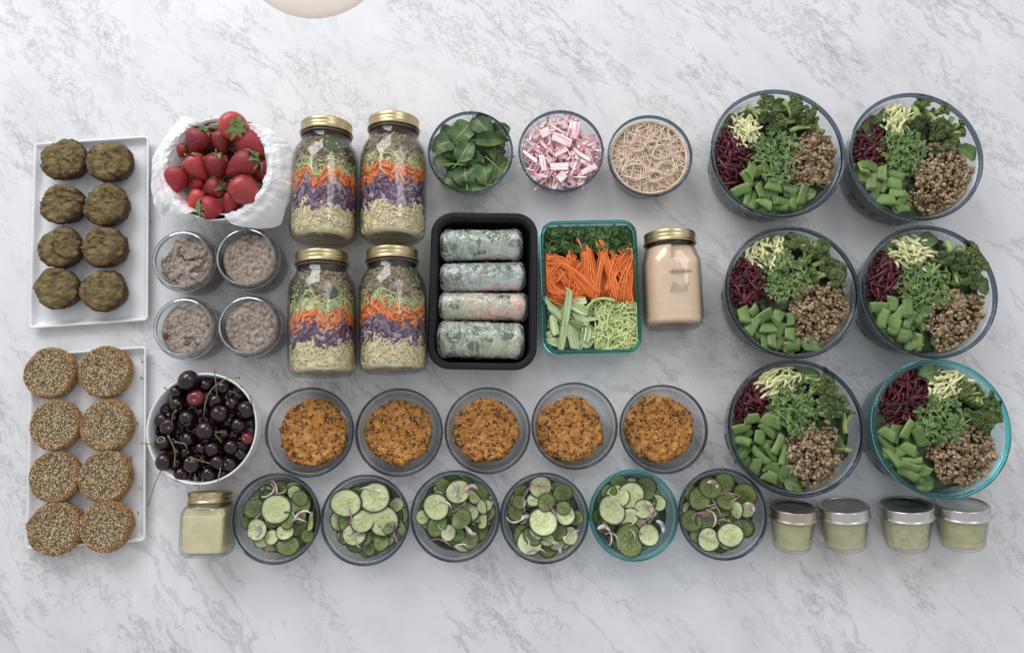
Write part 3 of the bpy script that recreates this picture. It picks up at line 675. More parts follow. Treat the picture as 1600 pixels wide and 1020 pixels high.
SAU = food('peach_sauce', [(.4, (.74, .53, .37)), (.6, (.80, .59, .43))], 25, .45, .1, 60)
def lying_jar(name, lab, cat, lu, lv, bu, bv, Rb, Rn, n, lidm, fill, fillm, fname, flab, fcat, hl=.0165, seed=1):
    top = P(lu, lv, Rb+Rn*.9); bot = P(bu, bv, .010); bot[0] = P(bu, bv, Rb*.8)[0]; top[0] = P(lu, lv, Rb)[0]; bot[2] = top[2] = Rb
    d = top-bot; L = np.linalg.norm(d); d /= L
    t = thing(name, lab, 'jar', bot, list(Matrix(axis_rot(d, 0).tolist()).to_euler()))
    pr = jar_profile(Rb, Rn, L-.001, n)
    inner = [(max(0, p[0]-.0022), p[1]+(.003 if p[1] < .03 else 0), p[2]) for p in reversed(pr)]
    part('jar_body', B().add(lathe(pr+inner, 80)), JGLASS, t)
    band(Rn+.0022, hl, L-hl, lidm, t); lid(Rn+.0022, hl, L-hl, lidm, t)
    s = thing(fname, flab, fcat, bot, tuple(t.rotation_euler))
    prf = inside(pr, .0026, .0065, L-.022, n=40); v, f = lathe(prf, 72)
    # liquid stops below the top of the lying jar: the air pocket keeps to the neck side
    up = Vector((0, 0, 1)); Mi = Matrix(axis_rot(d, 0).tolist()).inverted(); lup = Mi @ up
    for q in v:
        h = q[0]*lup.x+q[1]*lup.y
        lim = fill(q[2]/L, q)*Rb
        if h > lim:
            dd = h-lim; q[0] -= lup.x*dd; q[1] -= lup.y*dd
    part('sauce', B().add((v, f)), fillm, s)
    return t, L, pr, lup
def fl_s(z, q):
    x = q[0]
    return 1.2 if z < .66 or (x > .004 and z < .9) else .62
ts_, Lp_, prp, lup = lying_jar('pint_jar', 'pint jar of peach sauce with gold lid, lying beside the teal-rimmed box', 'jar', 1045.5, 357.5, 1051, 519, .0405, .0345, 3.0, GOLD, fl_s, SAU, 'peach_sauce', 'smooth peach coloured sauce filling the pint jar', 'sauce')
# embossed marks on the jar
def emboss(txt, parent, z, R, size, mat, flip=1):
    cu = bpy.data.curves.new('lettering', 'FONT'); cu.body = txt; cu.size = size; cu.align_x = 'CENTER'; cu.shear = .35; cu.offset = -.0002; cu.extrude = .0001
    tmp = bpy.data.objects.new('lettering', cu); me = bpy.data.meshes.new_from_object(tmp); bpy.data.objects.remove(tmp)
    up2 = math.atan2(lup.y, lup.x)
    for vv in me.vertices:
        a = up2-vv.co.x/R*flip; vv.co = Vector(((R+vv.co.z)*math.cos(a), (R+vv.co.z)*math.sin(a), z+vv.co.y))
    me.materials.clear(); me.materials.append(mat); link('embossed_lettering', me, parent)
MK = plain('embossed_glass_shade', (.48, .36, .27), .2, coat=.5)
emboss('Ball', ts_, Lp_*.34, .0408, .0185, MK, -1)
b = B()
for k in range(34):
    a = math.atan2(lup.y, lup.x)-(-.62+.031*k)*-1*-1; R1 = .0410; z = Lp_*.55+.0010*math.sin(k*1.3)
    a = math.atan2(lup.y, lup.x)+(.62-.026*k); hgt = .0012+.0012*abs(math.sin(k*.9))*(1 if k > 10 else .5)
    b.add(tube([(R1*math.cos(a), R1*math.sin(a), z+hgt), (R1*math.cos(a+.008), R1*math.sin(a+.008), z-hgt)], .0005, 5))
part('raised_mark', b, MK, ts_)

YEL = food('yellow_dressing', [(.4, (.58, .53, .31)), (.6, (.68, .62, .39))], 40, .45, .3, 200)
lying_jar('square_jar', 'small square jar of yellow dressing with gold lid below the cherries', 'jar', 328.5, 769, 327, 865, .0315, .0262, 5.0, GOLD, lambda z, q: .70 if z < .64 else .55, YEL, 'yellow_dressing', 'pale yellow dressing filling the small square jar', 'dressing', .0150)

GRN = food('green_dressing', [(.35, (.47, .44, .24)), (.65, (.60, .57, .34))], 90, .5, .4, 400, bdist=.0006)
GRB = food('green_dressing_speckled', [(.35, (.38, .36, .18)), (.5, (.55, .52, .30)), (.8, (.68, .64, .44))], 160, .5, .5, 500, bdist=.0006)
sj = [(1237, 784, 1232, 857, 38, 'first'), (1315, 782, 1317, 855, 40.5, 'second'), (1412, 781, 1411, 855, 42.5, 'third'), (1499, 780, 1495, 852.5, 42.5, 'fourth')]
look = ['dull bronze toned band', 'dark smudge under its lid', 'speckled contents', 'bright silver lid']
for i, (lu, lv, bu, bv, hw, w) in enumerate(sj):
    Rl = hw*SC(790, .05)*.96; Rb = Rl*.80; el = math.radians(15)
    ltop = P(lu, lv+1, Rl*1.1); bb = P(bu, bv-6, Rb*.5)
    dx = (ltop[0]-bb[0]); ax = Vector((dx*.75, .057*math.cos(el), .057*math.sin(el))).normalized()
    Lj = .060; top_c = Vector(P(lu, lv+6, Rl+.004)); base_c = top_c-ax*Lj
    base_c.z = max(base_c.z, Rb*math.cos(el)+.001)
    t = thing('small_jar', f'{w} small jar of pale green dressing from the left, with {look[i]}', 'jar', base_c, tuple(ax.to_track_quat('Z', 'Y').to_euler()), 'small silver-lidded jars')
    pr = [(0, .003, 2), (Rb*.74, .003, 2), (Rb*.80, .0008, 2), (Rb*.90, .001, 2), (Rb*.97, .005, 2), (Rb, .010, 2), (Rb*1.06, .025, 2), (Rb*1.12, .037, 2), (Rb*1.14, .040, 2), (Rl*.93, .042, 2), (Rl*.93, .055, 2)]
    inner = [(max(0, p[0]-.002), p[1]+(.003 if p[1] < .02 else 0), 2) for p in reversed(pr)]
    part('jar_body', B().add(lathe(pr+inner, 64)), JGLASS, t)
    band(Rl*.97, .0160, Lj-.0160, [food('bronze_tin', [(.3, (.44, .38, .30)), (.7, (.66, .58, .48))], 40, .32, .05, metal=1), SILV, SILV, SILV][i], t); lid(Rl*.97, .0160, Lj-.0160, LIDD if i != 3 else SILV, t)
    s = thing('green_dressing', f'pale green dressing inside the {w} small silver-lidded jar from the left', 'dressing', base_c, tuple(t.rotation_euler), 'dressings in the small jars')
    prf = inside(pr, .0024, .0055, .0425, n=18)
    part('sauce', B().add(lathe(prf, 56)), GRB if i == 2 else GRN, s)
print('jars')

# chia jars
CH = food('chia_pudding', [(.30, (.05, .028, .018)), (.40, (.17, .122, .092)), (.50, (.285, .225, .18)), (.62, (.40, .335, .275)), (.78, (.58, .51, .44))], 190, .55, 1.0, 380, bdist=.0012, detail=9)
CLR = plain('ring_glass', (.90, .93, .93), .02, trans=1)
cj = [(283, 405, 49.6, 'upper left', 'dark crease down its right side'), (383, 401, 50.2, 'upper right', 'even pale surface'), (285, 510.5, 50, 'lower left', 'reddish spot at its left edge'), (386, 507.5, 50, 'lower right', 'fine even grain')]
for i, (u, v, rp, w, lk) in enumerate(cj):
    H = .068; p = P(u, v, H); R = rp*SC(v, H); Rn = R*.90
    t = thing('pudding_jar', f'{w} open glass jar of the four holding grey-brown chia pudding', 'jar', (p[0], p[1], 0), None, 'open jars of chia pudding')
    pr = [(0, .004), (R*.66, .004), (R*.72, .0006), (R*.82, .001), (R*.90, .007), (R*.93, .016), (R*.935, .040), (R*.96, .048), (R, .0525), (R*.985, .055), (Rn*1.0, .0565), (Rn*1.0, .059), (Rn*1.04, .060), (Rn, .0615), (Rn*1.0, .066), (Rn*.995, H), (Rn*.965, H+.0008), (Rn*.94, H-.001), (Rn*.93, .058), (R*.88, .050), (R*.87, .018), (R*.8, .009), (0, .007)]
    part('jar_body', B().add(lathe(pr, 96)), GLASS, t)
    part('rim', B().add(lathe([(Rn*1.005, H-.0012), (Rn*1.012, H+.0005), (Rn*.985, H+.0018), (Rn*.95, H+.0005), (Rn*.945, H-.0012), (Rn*1.005, H-.0012)], 96)), plain('rim_glass', (.93, .95, .95), .02, trans=1), t)
    part('thread_ring', B().add(lathe([(R*.985, .0515), (R*1.003, .0525), (R*1.006, .0540), (R*.99, .0555), (R*.975, .0545), (R*.985, .0515)], 96)), CLR, t)
    zt = .052; r2 = R*.86
    prof = [(0, .0075), (r2*.88, .009), (r2*.98, .016), (r2, .03), (r2, .042), (r2*.985, zt-.004)]+[(r2*.985*s, zt-.002*(s**4)) for s in np.linspace(.96, .02, 34)]+[(0, zt)]
    def fn(q, i=i, r2=r2):
        if q.z > .040:
            q.z += .0011*fbm(q.x*45+i*9, q.y*45, i, 5)+.0007*fbm(q.x*420, q.y*420, i, 3)
            cr_ = abs(fbm(q.x*22+i*5, q.y*26+i, 3.3, 4)); q.z -= .0060*max(0, 1-cr_*13)*(1 if i in (0, 2) else .3)*(1 if fbm(q.x*14+i*3, q.y*14, 5, 2) > -.05 else .1)
            if i == 0:
                if q.x < -.5*r2 and q.y > .2*r2: q.z -= .012*min(1, (-q.x/r2-.5)*5)
        return q
    v_, f_ = lump(prof, 110, 60+i, .012, ((120, .0006),), 2, fn)
    s = thing('chia_pudding', f'chia pudding with {lk}, in the {w} open jar', 'pudding', (p[0], p[1], 0), None, 'chia puddings in open jars')
    part('pudding_mass', B().add((v_, f_)), CH, s)
    if i == 2: part('berry_bit', B().add(ball(10, 6), 0, np.diag([.004, .005, .002]), (-r2*.78, -.010*1.0, zt-.001)), plain('dried_berry', (.16, .02, .015), .4), s)

# ---------------------------------------------------------------- glass bowls
def glass_bowl(name, label, group, cu, cv, rp, H, rim, base=.80):
    p = P(cu, cv, H); R = rp*SC(cv, H)
    t = thing(name, label, 'glass bowl', (p[0], p[1], 0), None, group)
    w = .0032
    pr = [(0, .0025), (base*.55*R, .0025), (base*.57*R, .0034), (base*.60*R, .0034), (base*.62*R, .0025), (base*.86*R, .0025), (base*.90*R, .0004), (base*.95*R, .0006), (base*R, .0035), (base*1.035*R, .010), (.93*R, H*.60), (.955*R, H-.009), (.962*R, H-.006)]
    inn = [(.962*R-w, H-.005), (.955*R-w, H-.009), (.93*R-w, H*.60), (base*1.035*R-w, .013), (base*.97*R-w, .0075), (base*.86*R, .0062), (0, .006)]
    part('bowl_body', B().add(lathe(pr+inn, 96)), TEALG if rim is RIMT else GLASS, t)
    part('rim', B().add(lathe([(.950*R, H-.0065), (.975*R, H-.0068), (.995*R, H-.0055), (R, H-.0030), (.993*R, H-.0008), (.975*R, H), (.958*R, H-.0008), (.948*R, H-.003), (.950*R, H-.0065)], 128)), rim, t)
    return p, R
PAT = food('patty_crust', [(.32, (.025, .010, .004)), (.39, (.16, .055, .014)), (.45, (.42, .17, .032)), (.56, (.60, .28, .06)), (.76, (.70, .42, .13))], 80, .6, 1.0, 330, bdist=.0018, detail=9)
PBIT = food('toasted_bits', [(.4, (.07, .028, .010)), (.6, (.17, .07, .022))], 120, .5, .3)
PBIT2 = food('oat_bits', [(.35, (.36, .13, .025)), (.5, (.56, .26, .06)), (.65, (.68, .40, .14))], 120, .6, .3, 300, island=[(0, (.34, .12, .02)), (.4, (.56, .25, .05)), (.8, (.66, .36, .10)), (1, (.76, .52, .22))])
pb = [(482.6, 674.7, 70, 490, 676, 54, 54, 'leftmost'), (623, 675, 69, 623, 676, 54, 51, 'second'), (761.5, 672, 67.7, 759.5, 672, 52, 50, 'third'), (898, 664.7, 68, 890, 671, 53.5, 52, 'fourth'), (1037.4, 670, 69.5, 1029.5, 669, 55, 54, 'fifth')]
plook = ['darkest lower left crust', 'jutting point at its right edge', 'rather round outline and fine crumbs', 'long crack near its top', 'pointed bulge at its right edge']
HS = .054
for i, (cu, cv, rp, pu, pv, pw, ph, w) in enumerate(pb):
    p, R = glass_bowl('patty_bowl', f'{w} small glass bowl from the left in the patty row, dark rim'.replace('leftmost small glass bowl from the left', 'leftmost small glass bowl'), 'small glass bowls holding patties', cu, cv, rp, HS, RIMG)
    q = P(pu, pv, .024); r = pw*SC(pv, .024)*.5*2*.98
    r = min(r, R*.90); r1 = r
    prof = [(0, 0), (.85*r, 0), (.95*r, .004), (r, .011), (.985*r, .017), (.95*r, .0205)]+[(r*s, .0215+.0015*(1-s*s)) for s in np.linspace(.91, .02, 34)]+[(0, .023)]
    def fn(qq, i=i):
        if qq.z > .014: qq.z += .0026*fbm(qq.x*130, qq.y*130, i*3.3, 5)-.0028*max(0, 1-abs(fbm(qq.x*48+i*4, qq.y*48, i, 3))*10)
        return qq
    v_, f_ = lump(prof, 120, 80+i*1.7, .08, ((55, .0014), (160, .0020)), 1.5, fn); v_[:, 1] *= ph/pw
    s = thing('patty', f'orange-brown baked patty with {plook[i]}, in the {w} patty bowl', 'patty', (q[0], q[1], .0075), None, 'baked patties in small glass bowls')
    part('patty_body', B().add((v_, f_)), PAT, s)
    for nm, cnt, mt, sz in (('dark_bits', 120, PBIT, .0024), ('oat_bits', 750, PBIT2, .0016)):
        idx = [k for k in range(len(v_)) if v_[k][2] > .014]; wt = np.array([math.hypot(v_[k][0], v_[k][1])*(.4+(math.hypot(v_[k][0], v_[k][1])/r)**2 if nm == 'dark_bits' else 1) for k in idx]); ch = rng.choice(idx, cnt, p=wt/wt.sum())
        part(nm, B().many(ball(6, 4), [rand_rots(1)[0] @ np.diag([sz*random.uniform(.6, 1.5), sz*random.uniform(.5, 1.1), sz*.55]) for _ in ch], v_[ch]), mt, s, stuff=True)
fl = B()
for (u, v) in [(437, 636), (441, 643), (434, 655), (428, 662), (431, 690), (440, 706), (446, 716), (452, 724), (1084, 640), (1090, 652), (1092, 668), (1087, 690), (1078, 702), (1070, 712), (548, 655), (1088, 700)]:
    fl.many(OCT, [rand_rots(1)[0] @ np.diag([.0011, .0005, .0004])], [P(u, v, .03)])
tag(link('bowl_crumbs', mesh('bowl_crumbs', fl, PBIT)), 'dark specks stuck to the inner walls of the patty bowls', 'crumbs', None, 'stuff')
print('patties')

# ---- cucumbers
def cuke_mat(name, flesh, flesh2, seedc, rind=(.012, .035, .010)):
    m, nt, ns, L = nodes(name)
    out = N(nt, 'ShaderNodeOutputMaterial'); b = N(nt, 'ShaderNodeBsdfPrincipled'); L.new(b.outputs[0], out.inputs[0]); b.inputs['Roughness'].default_value = .16; b.inputs['Coat Weight'].default_value = .3
    tc = N(nt, 'ShaderNodeTexCoord'); oi = N(nt, 'ShaderNodeObjectInfo')
    sep = N(nt, 'ShaderNodeSeparateXYZ'); L.new(tc.outputs['Object'], sep.inputs[0])
    cx = N(nt, 'ShaderNodeCombineXYZ'); L.new(sep.outputs[0], cx.inputs[0]); L.new(sep.outputs[1], cx.inputs[1])
    ln = N(nt, 'ShaderNodeVectorMath', operation='LENGTH'); L.new(cx.outputs[0], ln.inputs[0])
    r = ramp(nt, [(0, flesh2), (.45, flesh2), (.52, flesh), (.80, flesh), (.88, tuple(c*.7 for c in flesh)), (.915, (.05, .12, .02)), (.94, rind), (1, rind)]); L.new(ln.outputs['Value'], r.inputs[0])
    # seed chambers: bright ovals in a ring
    at = N(nt, 'ShaderNodeMath', operation='ARCTAN2'); L.new(sep.outputs[1], at.inputs[0]); L.new(sep.outputs[0], at.inputs[1])
    mu = N(nt, 'ShaderNodeMath', operation='MULTIPLY'); L.new(at.outputs[0], mu.inputs[0]); mu.inputs[1].default_value = 3*7/3
    co = N(nt, 'ShaderNodeMath', operation='COSINE'); L.new(mu.outputs[0], co.inputs[0])
    rg = ramp(nt, [(.20, (0, 0, 0)), (.30, (1, 1, 1)), (.36, (1, 1, 1)), (.46, (0, 0, 0))]); L.new(ln.outputs['Value'], rg.inputs[0])
    rc = ramp(nt, [(.62, (0, 0, 0)), (.85, (1, 1, 1))]); L.new(co.outputs[0], rc.inputs[0])
    ml = N(nt, 'ShaderNodeMixRGB', blend_type='MULTIPLY'); ml.inputs[0].default_value = 1; L.new(rg.outputs[0], ml.inputs[1]); L.new(rc.outputs[0], ml.inputs[2])
    nz = N(nt, 'ShaderNodeTexNoise'); nz.inputs['Scale'].default_value = 3.2; nz.inputs['Detail'].default_value = 6
    ad = N(nt, 'ShaderNodeVectorMath', operation='ADD'); L.new(tc.outputs['Object'], ad.inputs[0]); mu2 = N(nt, 'ShaderNodeMath', operation='MULTIPLY'); L.new(oi.outputs['Random'], mu2.inputs[0]); mu2.inputs[1].default_value = 50; L.new(mu2.outputs[0], ad.inputs[1]); L.new(ad.outputs[0], nz.inputs['Vector'])
    m2 = N(nt, 'ShaderNodeMixRGB'); L.new(ml.outputs[0], m2.inputs[0]); L.new(r.outputs[0], m2.inputs[1]); m2.inputs[2].default_value = (*seedc, 1)
    rv = ramp(nt, [(.3, (.78, .82, .70)), (.5, (1, 1, 1)), (.8, (1.0, 1.0, .92))]); L.new(nz.outputs['Fac'], rv.inputs[0])
    m3 = N(nt, 'ShaderNodeMixRGB', blend_type='MULTIPLY'); m3.inputs[0].default_value = .9; L.new(m2.outputs[0], m3.inputs[1]); L.new(rv.outputs[0], m3.inputs[2])
    hsv = N(nt, 'ShaderNodeHueSaturation'); mr = N(nt, 'ShaderNodeMapRange'); L.new(oi.outputs['Random'], mr.inputs[0]); mr.inputs[3].default_value = .78; mr.inputs[4].default_value = 1.12
    L.new(mr.outputs[0], hsv.inputs['Value']); L.new(m3.outputs[0], hsv.inputs['Color'])
    L.new(hsv.outputs[0], b.inputs['Base Color'])
    bp = N(nt, 'ShaderNodeBump'); bp.inputs['Strength'].default_value = .25; bp.inputs['Distance'].default_value = .03; L.new(nz.outputs['Fac'], bp.inputs['Height']); L.new(bp.outputs[0], b.inputs['Normal'])
    b.inputs['Subsurface Weight'].default_value = 0
    return m
CUK = cuke_mat('cucumber_flesh', (.62, .67, .37), (.52, .59, .27), (.76, .76, .46))
CUKD = cuke_mat('cucumber_flesh_dark', (.17, .225, .055), (.11, .155, .032), (.30, .35, .11))
SKIN = food('cucumber_skin', [(.35, (.008, .022, .006)), (.65, (.03, .075, .02))], 4, .25, .3, 8, bdist=.02)
ONI = food('red_onion', [(.38, (.50, .30, .36)), (.5, (.68, .56, .56)), (.62, (.74, .68, .64))], 90, .25, .2, rand=True)
ONP = food('red_onion_skin_side', [(.35, (.28, .05, .13)), (.65, (.50, .20, .30))], 120, .25, .2)
DIL = food('dill', [(.3, (.012, .030, .008)), (.7, (.04, .08, .02))], 100, .5, .2)
def cuke_mesh(kind):
    T = .055
    # unit disc radius 1, thickness .16; gently warped
    v, f = lathe([(0, -T), (.5, -T), (.97, -T), (1.0, -T*.7), (1.0, T*.7), (.97, T), (.8, T), (.5, T*.93), (.25, T*.93), (0, T*.93)], 40)
    sh = [0, .12, -.15, .2, .05][kind]
    for q in v:
        th = math.atan2(q[1], q[0])
        rim_ = (q[0]**2+q[1]**2)
        q[2] += [.06, .16, .10, -.12, .22][kind]*(q[0]**2-.4*q[1]**2)+.05*math.sin(3*th+kind)*rim_
    b = B().add((v, f)); b.m = [1 if (3 <= k//40 <= 3) else 0 for k in range(len(f))]
    return b
CM = [[mesh('cucumber_slice', cuke_mesh(k), [m_, SKIN]) for k in range(5)] for m_ in (CUK, CUKD)]
hm = None
def half_mesh():
    n = 24; V = []; 
    for z in (-.08, .08):
        V += [(math.cos(PI*a/n), math.sin(PI*a/n), z) for a in range(n+1)]
    F = [tuple(reversed(range(n+1))), tuple(range(n+1, 2*n+2))]+[(a, a+1, n+2+a, n+1+a) for a in range(n)]+[(n, 0, n+1, 2*n+1)]
    b = B().add((np.array(V), F)); b.m = [0, 0]+[1]*n+[0]; return b
HM = mesh('cucumber_slice', half_mesh(), [CUK, SKIN], False)
def onion_mesh(k):
    n = 12; span = [1.6, 2.4, 1.1, 2.0][k]; V = []; R0 = [.014, .011, .024, .009][k]; w = [.0009, .0010, .0008, .0026][k]
    for i in range(n):
        a = -span/2+span*i/(n-1); ta = max(.15, math.sin(PI*(i+.5)/n))**.6
        for (dr, dz) in ((-w*ta, -.0007), (w*ta, -.0009), (w*ta, .0007), (-w*ta, .0009)):
            V.append(((R0+dr)*math.cos(a)-R0, (R0+dr)*math.sin(a), dz+.003*math.sin(i*.5+k)))
    F = [(q[3], q[2], q[1], q[0]) for q in grid_faces(n, 4)]+[(0, 1, 2, 3), tuple(reversed(range((n-1)*4, n*4)))]
    b = B().add((np.array(V), F)); b.m = [1 if (k2 % 4 == 1 or (k == 2 and k2 % 4 == 2)) else 0 for k2 in range(len(F))]; return b
OM = [mesh('onion_sliver', onion_mesh(k), [ONI, ONP]) for k in range(4)]
def Z3(o, s): return lambda x, y: (o[0]+x/s, o[1]+y/s)
z8, z3 = Z3((350, 725), 3.636), Z3((780, 580), 3.186)
cb = [
 (430, 810, 70, z8, 3.636, 'leftmost', RIMG, [(295,255,84,0),(165,385,34,0),(188,372,60,0),(358,318,48,1),(435,195,48,1),(345,385,50,0),(495,325,58,0,60),(365,465,60,1),(270,415,42,0),(315,140,44,1),(170,250,56,1),(400,160,40,0),(220,430,45,0),(480,410,38,1),(150,320,50,1),(430,300,40,1)], [(300,130,0,20),(270,165,1,-40),(440,268,1,110),(200,372,3,0),(235,490,2,150),(430,310,0,80)]),
 (569.8, 812, 70, z8, 3.636, 'second', RIMG, [(858,188,90,0),(668,200,86,0),(930,350,46,1),(905,320,86,0),(790,322,68,0),(755,165,38,1),(895,440,52,1),(740,400,64,0),(980,230,44,0),(800,415,46,1),(700,330,50,1),(860,400,40,1)], [(722,290,2,10),(740,420,1,170),(990,410,2,200),(820,105,0,80),(925,120,3,60)]),
 (711, 806, 70.5, z8, 3.636, 'third', RIMG, [(1350,310,60,1),(1465,240,44,0,50),(1420,180,48,0,50),(1330,155,72,0),(1205,240,76,0),(1245,120,40,1),(1222,190,42,0),(1472,320,50,0,55),(1210,350,62,1),(1275,390,45,0),(1395,430,50,1),(1130,300,40,0),(1300,250,50,1),(1330,400,40,1)], [(1325,150,3,0),(1405,115,3,100),(1240,432,2,70),(1395,385,3,240),(1265,215,0,60),(1350,455,0,90)]),
 (850.6, 809, 70, z3, 3.186, 'fourth', RIMG, [(218,750,70,0),(205,570,56,0),(320,680,34,1),(330,715,50,0),(235,650,44,1),(172,640,36,0),(100,650,36,1),(150,855,62,0),(165,820,48,1),(355,820,44,0),(300,800,40,1),(240,825,44,0),(385,730,38,1),(100,590,40,1),(320,600,50,1),(80,700,40,1),(280,580,34,1)], [(215,548,2,90),(272,690,2,20),(80,752,1,-90),(130,720,3,120),(295,865,3,40),(190,905,0,80),(375,815,0,130),(150,870,0,0),(110,560,2,150)]),
 (990.6, 804.6, 70.5, z3, 3.186, 'teal-rimmed', RIMT, [(560,690,72,0),(545,600,40,1),(590,620,58,0),(655,615,66,0),(720,685,50,0),(645,725,52,0),(648,845,80,1),(745,815,52,0),(730,580,60,1),(790,650,44,0,40),(600,560,50,1),(520,640,40,1),(700,770,40,0)], [(750,690,2,20),(575,640,0,150),(720,748,2,-70),(580,820,1,50),(812,765,3,30),(500,780,3,80),(550,840,0,0)]),
 (1130.5, 803, 70.5, z3, 3.186, 'rightmost', RIMG, [(1150,815,64,0),(1050,580,58,1),(1040,835,58,0),(1180,690,48,0,65),(1240,600,58,1,40),(945,745,52,1),(1000,630,60,1),(1120,560,55,1),(1232,690,36,0),(1025,740,50,1),(1130,640,50,1),(1090,620,44,1),(1210,780,48,1),(980,690,44,1),(960,610,40,1)], [(1075,722,1,20),(1255,665,3,50),(1150,605,2,80),(1060,522,3,60),(1000,708,2,95),(1045,822,0,70)])]
DRSG = plain('dill_dressing', (.03, .045, .012), .12, coat=.6)
for bi, (cu, cv, rp, zf, zs, w, rim, sl, on) in enumerate(cb):
    random.seed(100+bi)
    lab0 = {'leftmost': 'leftmost cucumber bowl, beside the small yellow jar', 'second': 'second cucumber bowl from the left, dark rim', 'third': 'third cucumber bowl from the left, dark rim', 'fourth': 'fourth cucumber bowl from the left, dark rim', 'teal-rimmed': 'teal-rimmed small glass bowl of cucumber salad', 'rightmost': 'rightmost cucumber bowl, touching the row of small jars'}[w]
    p, R = glass_bowl('cucumber_bowl', 'small glass '+lab0 if w != 'teal-rimmed' else lab0, 'small glass bowls of cucumber salad', cu, cv, rp, HS, rim)
    bn = f'{w} cucumber bowl'
    # dressing pool
    dr = link('dressing_pool', mesh('dressing_pool', B().add(lathe([(0, .0066), (R*.78, .0078), (R*.815, .011), (R*.83, .019), (R*.80, .0195), (0, .0195)], 64)), DRSG), None, (p[0], p[1], 0))
    tag(dr, f'dark green dill dressing pooled in the {bn}', 'dressing', 'dressings under the cucumber salads')
    nS = len(sl); lim = R*.90; rad_ = (.015, .016, .017, .015)
    def place(x, y, z):
        u, v = zf(x, y); q = P(u, v, z); d = q-p; r_ = math.hypot(d[0], d[1]); return q, d, r_
    for k, s in enumerate(sl):
        x, y, r, dark = s[:4]; ov = s[4] if len(s) > 4 else random.uniform(4, 16)
        z = .042-.012*k/nS; q, d, r_ = place(x, y, z); rad = 1.08*r/zs*SC(cv, z)
        mx_ = lim-rad*math.cos(math.radians(ov))*.85
        if r_ > mx_: q[:2] = p[:2]+d[:2]/r_*mx_
        az = math.atan2(d[1], d[0])+(0 if ov > 25 else random.uniform(-1.2, 1.2))
        M = Rm(0, 0, az) @ Rm(0, -math.radians(ov), 0) @ Rm(0, 0, random.uniform(0, 6.28))
        size = 'large' if r > 62 else 'small' if r < 44 else 'medium'
        tone = 'dark green' if dark else 'pale'
        lab = f'{size} {tone} cucumber slice {"standing " if ov > 30 else ""}at the {posword(d[0]/R, d[1]/R, .25)} of the {bn}'
        o = link('cucumber_slice', CM[dark][random.randrange(5)], None, q, M, (rad, rad*random.uniform(.80, 1), min(rad, .019)))
        tag(o, lab, 'cucumber slice', f'cucumber slices in the {bn}')
    for k in range(30):   # slices deeper down
        a = random.uniform(0, 6.28); rr_ = min(R*.72*math.sqrt(random.random()), R*.90-rad_[k % 4]); z = random.uniform(.020, .029); rad = random.uniform(.013, .018)
        M = rand_rots(1, .32)[0]
        o = link('cucumber_slice', CM[1 if random.random() < .55 else 0][random.randrange(5)], None, (p[0]+rr_*math.cos(a), p[1]+rr_*math.sin(a), z), M, (rad, rad*.92, .016))
        tag(o, f'half hidden cucumber slice under others at the {posword(math.cos(a)*rr_/R, math.sin(a)*rr_/R, .2)} of the {bn}', 'cucumber slice', f'hidden cucumber slices in the {bn}')
    for x, y, kd, an in on:
        z = .0455; q, d, r_ = place(x, y, z)
        if r_ > lim-.012: q[:2] = p[:2]+d[:2]/r_*(lim-.012)
        o = link('onion_sliver', OM[kd], None, q, Rm(random.uniform(-.5, .5), random.uniform(-.4, .4), math.radians(an)), random.uniform(1.0, 1.25))
        tag(o, f'{["thin curved", "strongly curved", "long thin", "broad pink"][kd]} red onion sliver at the {posword(d[0]/R, d[1]/R, .25)} of the {bn}', 'onion', f'red onion slivers in the {bn}')
    for k in range(6):
        a = random.uniform(0, 6.28); rr_ = R*.55*math.sqrt(random.random())
        o = link('onion_sliver', OM[random.randrange(3)], None, (p[0]+rr_*math.cos(a), p[1]+rr_*math.sin(a), random.uniform(.033, .041)), rand_rots(1, .5)[0], .9)
        tag(o, f'red onion sliver tucked between the slices in the {bn}', 'onion', f'tucked onion slivers in the {bn}')
    db = B(); Ms = []; ts = []
    for k in range(420):
        a = random.uniform(0, 6.28); rr_ = lim*.93*math.sqrt(random.random()); Ms.append(Rm(random.uniform(-.4, .4), random.uniform(-.4, .4), random.uniform(0, 6.3)) @ np.diag([random.uniform(.0010, .0030), .00028, .00022])); ts.append((rr_*math.cos(a), rr_*math.sin(a), random.uniform(.030, .046)))
    db.many(OCT, Ms, ts); o = link('dill_sprigs', mesh('dill_sprigs', db, DIL), None, (p[0], p[1], 0))
    tag(o, f'fine chopped dill strewn over the {bn}', 'dill', 'chopped dill in the cucumber bowls', 'stuff')
print('cucumbers')
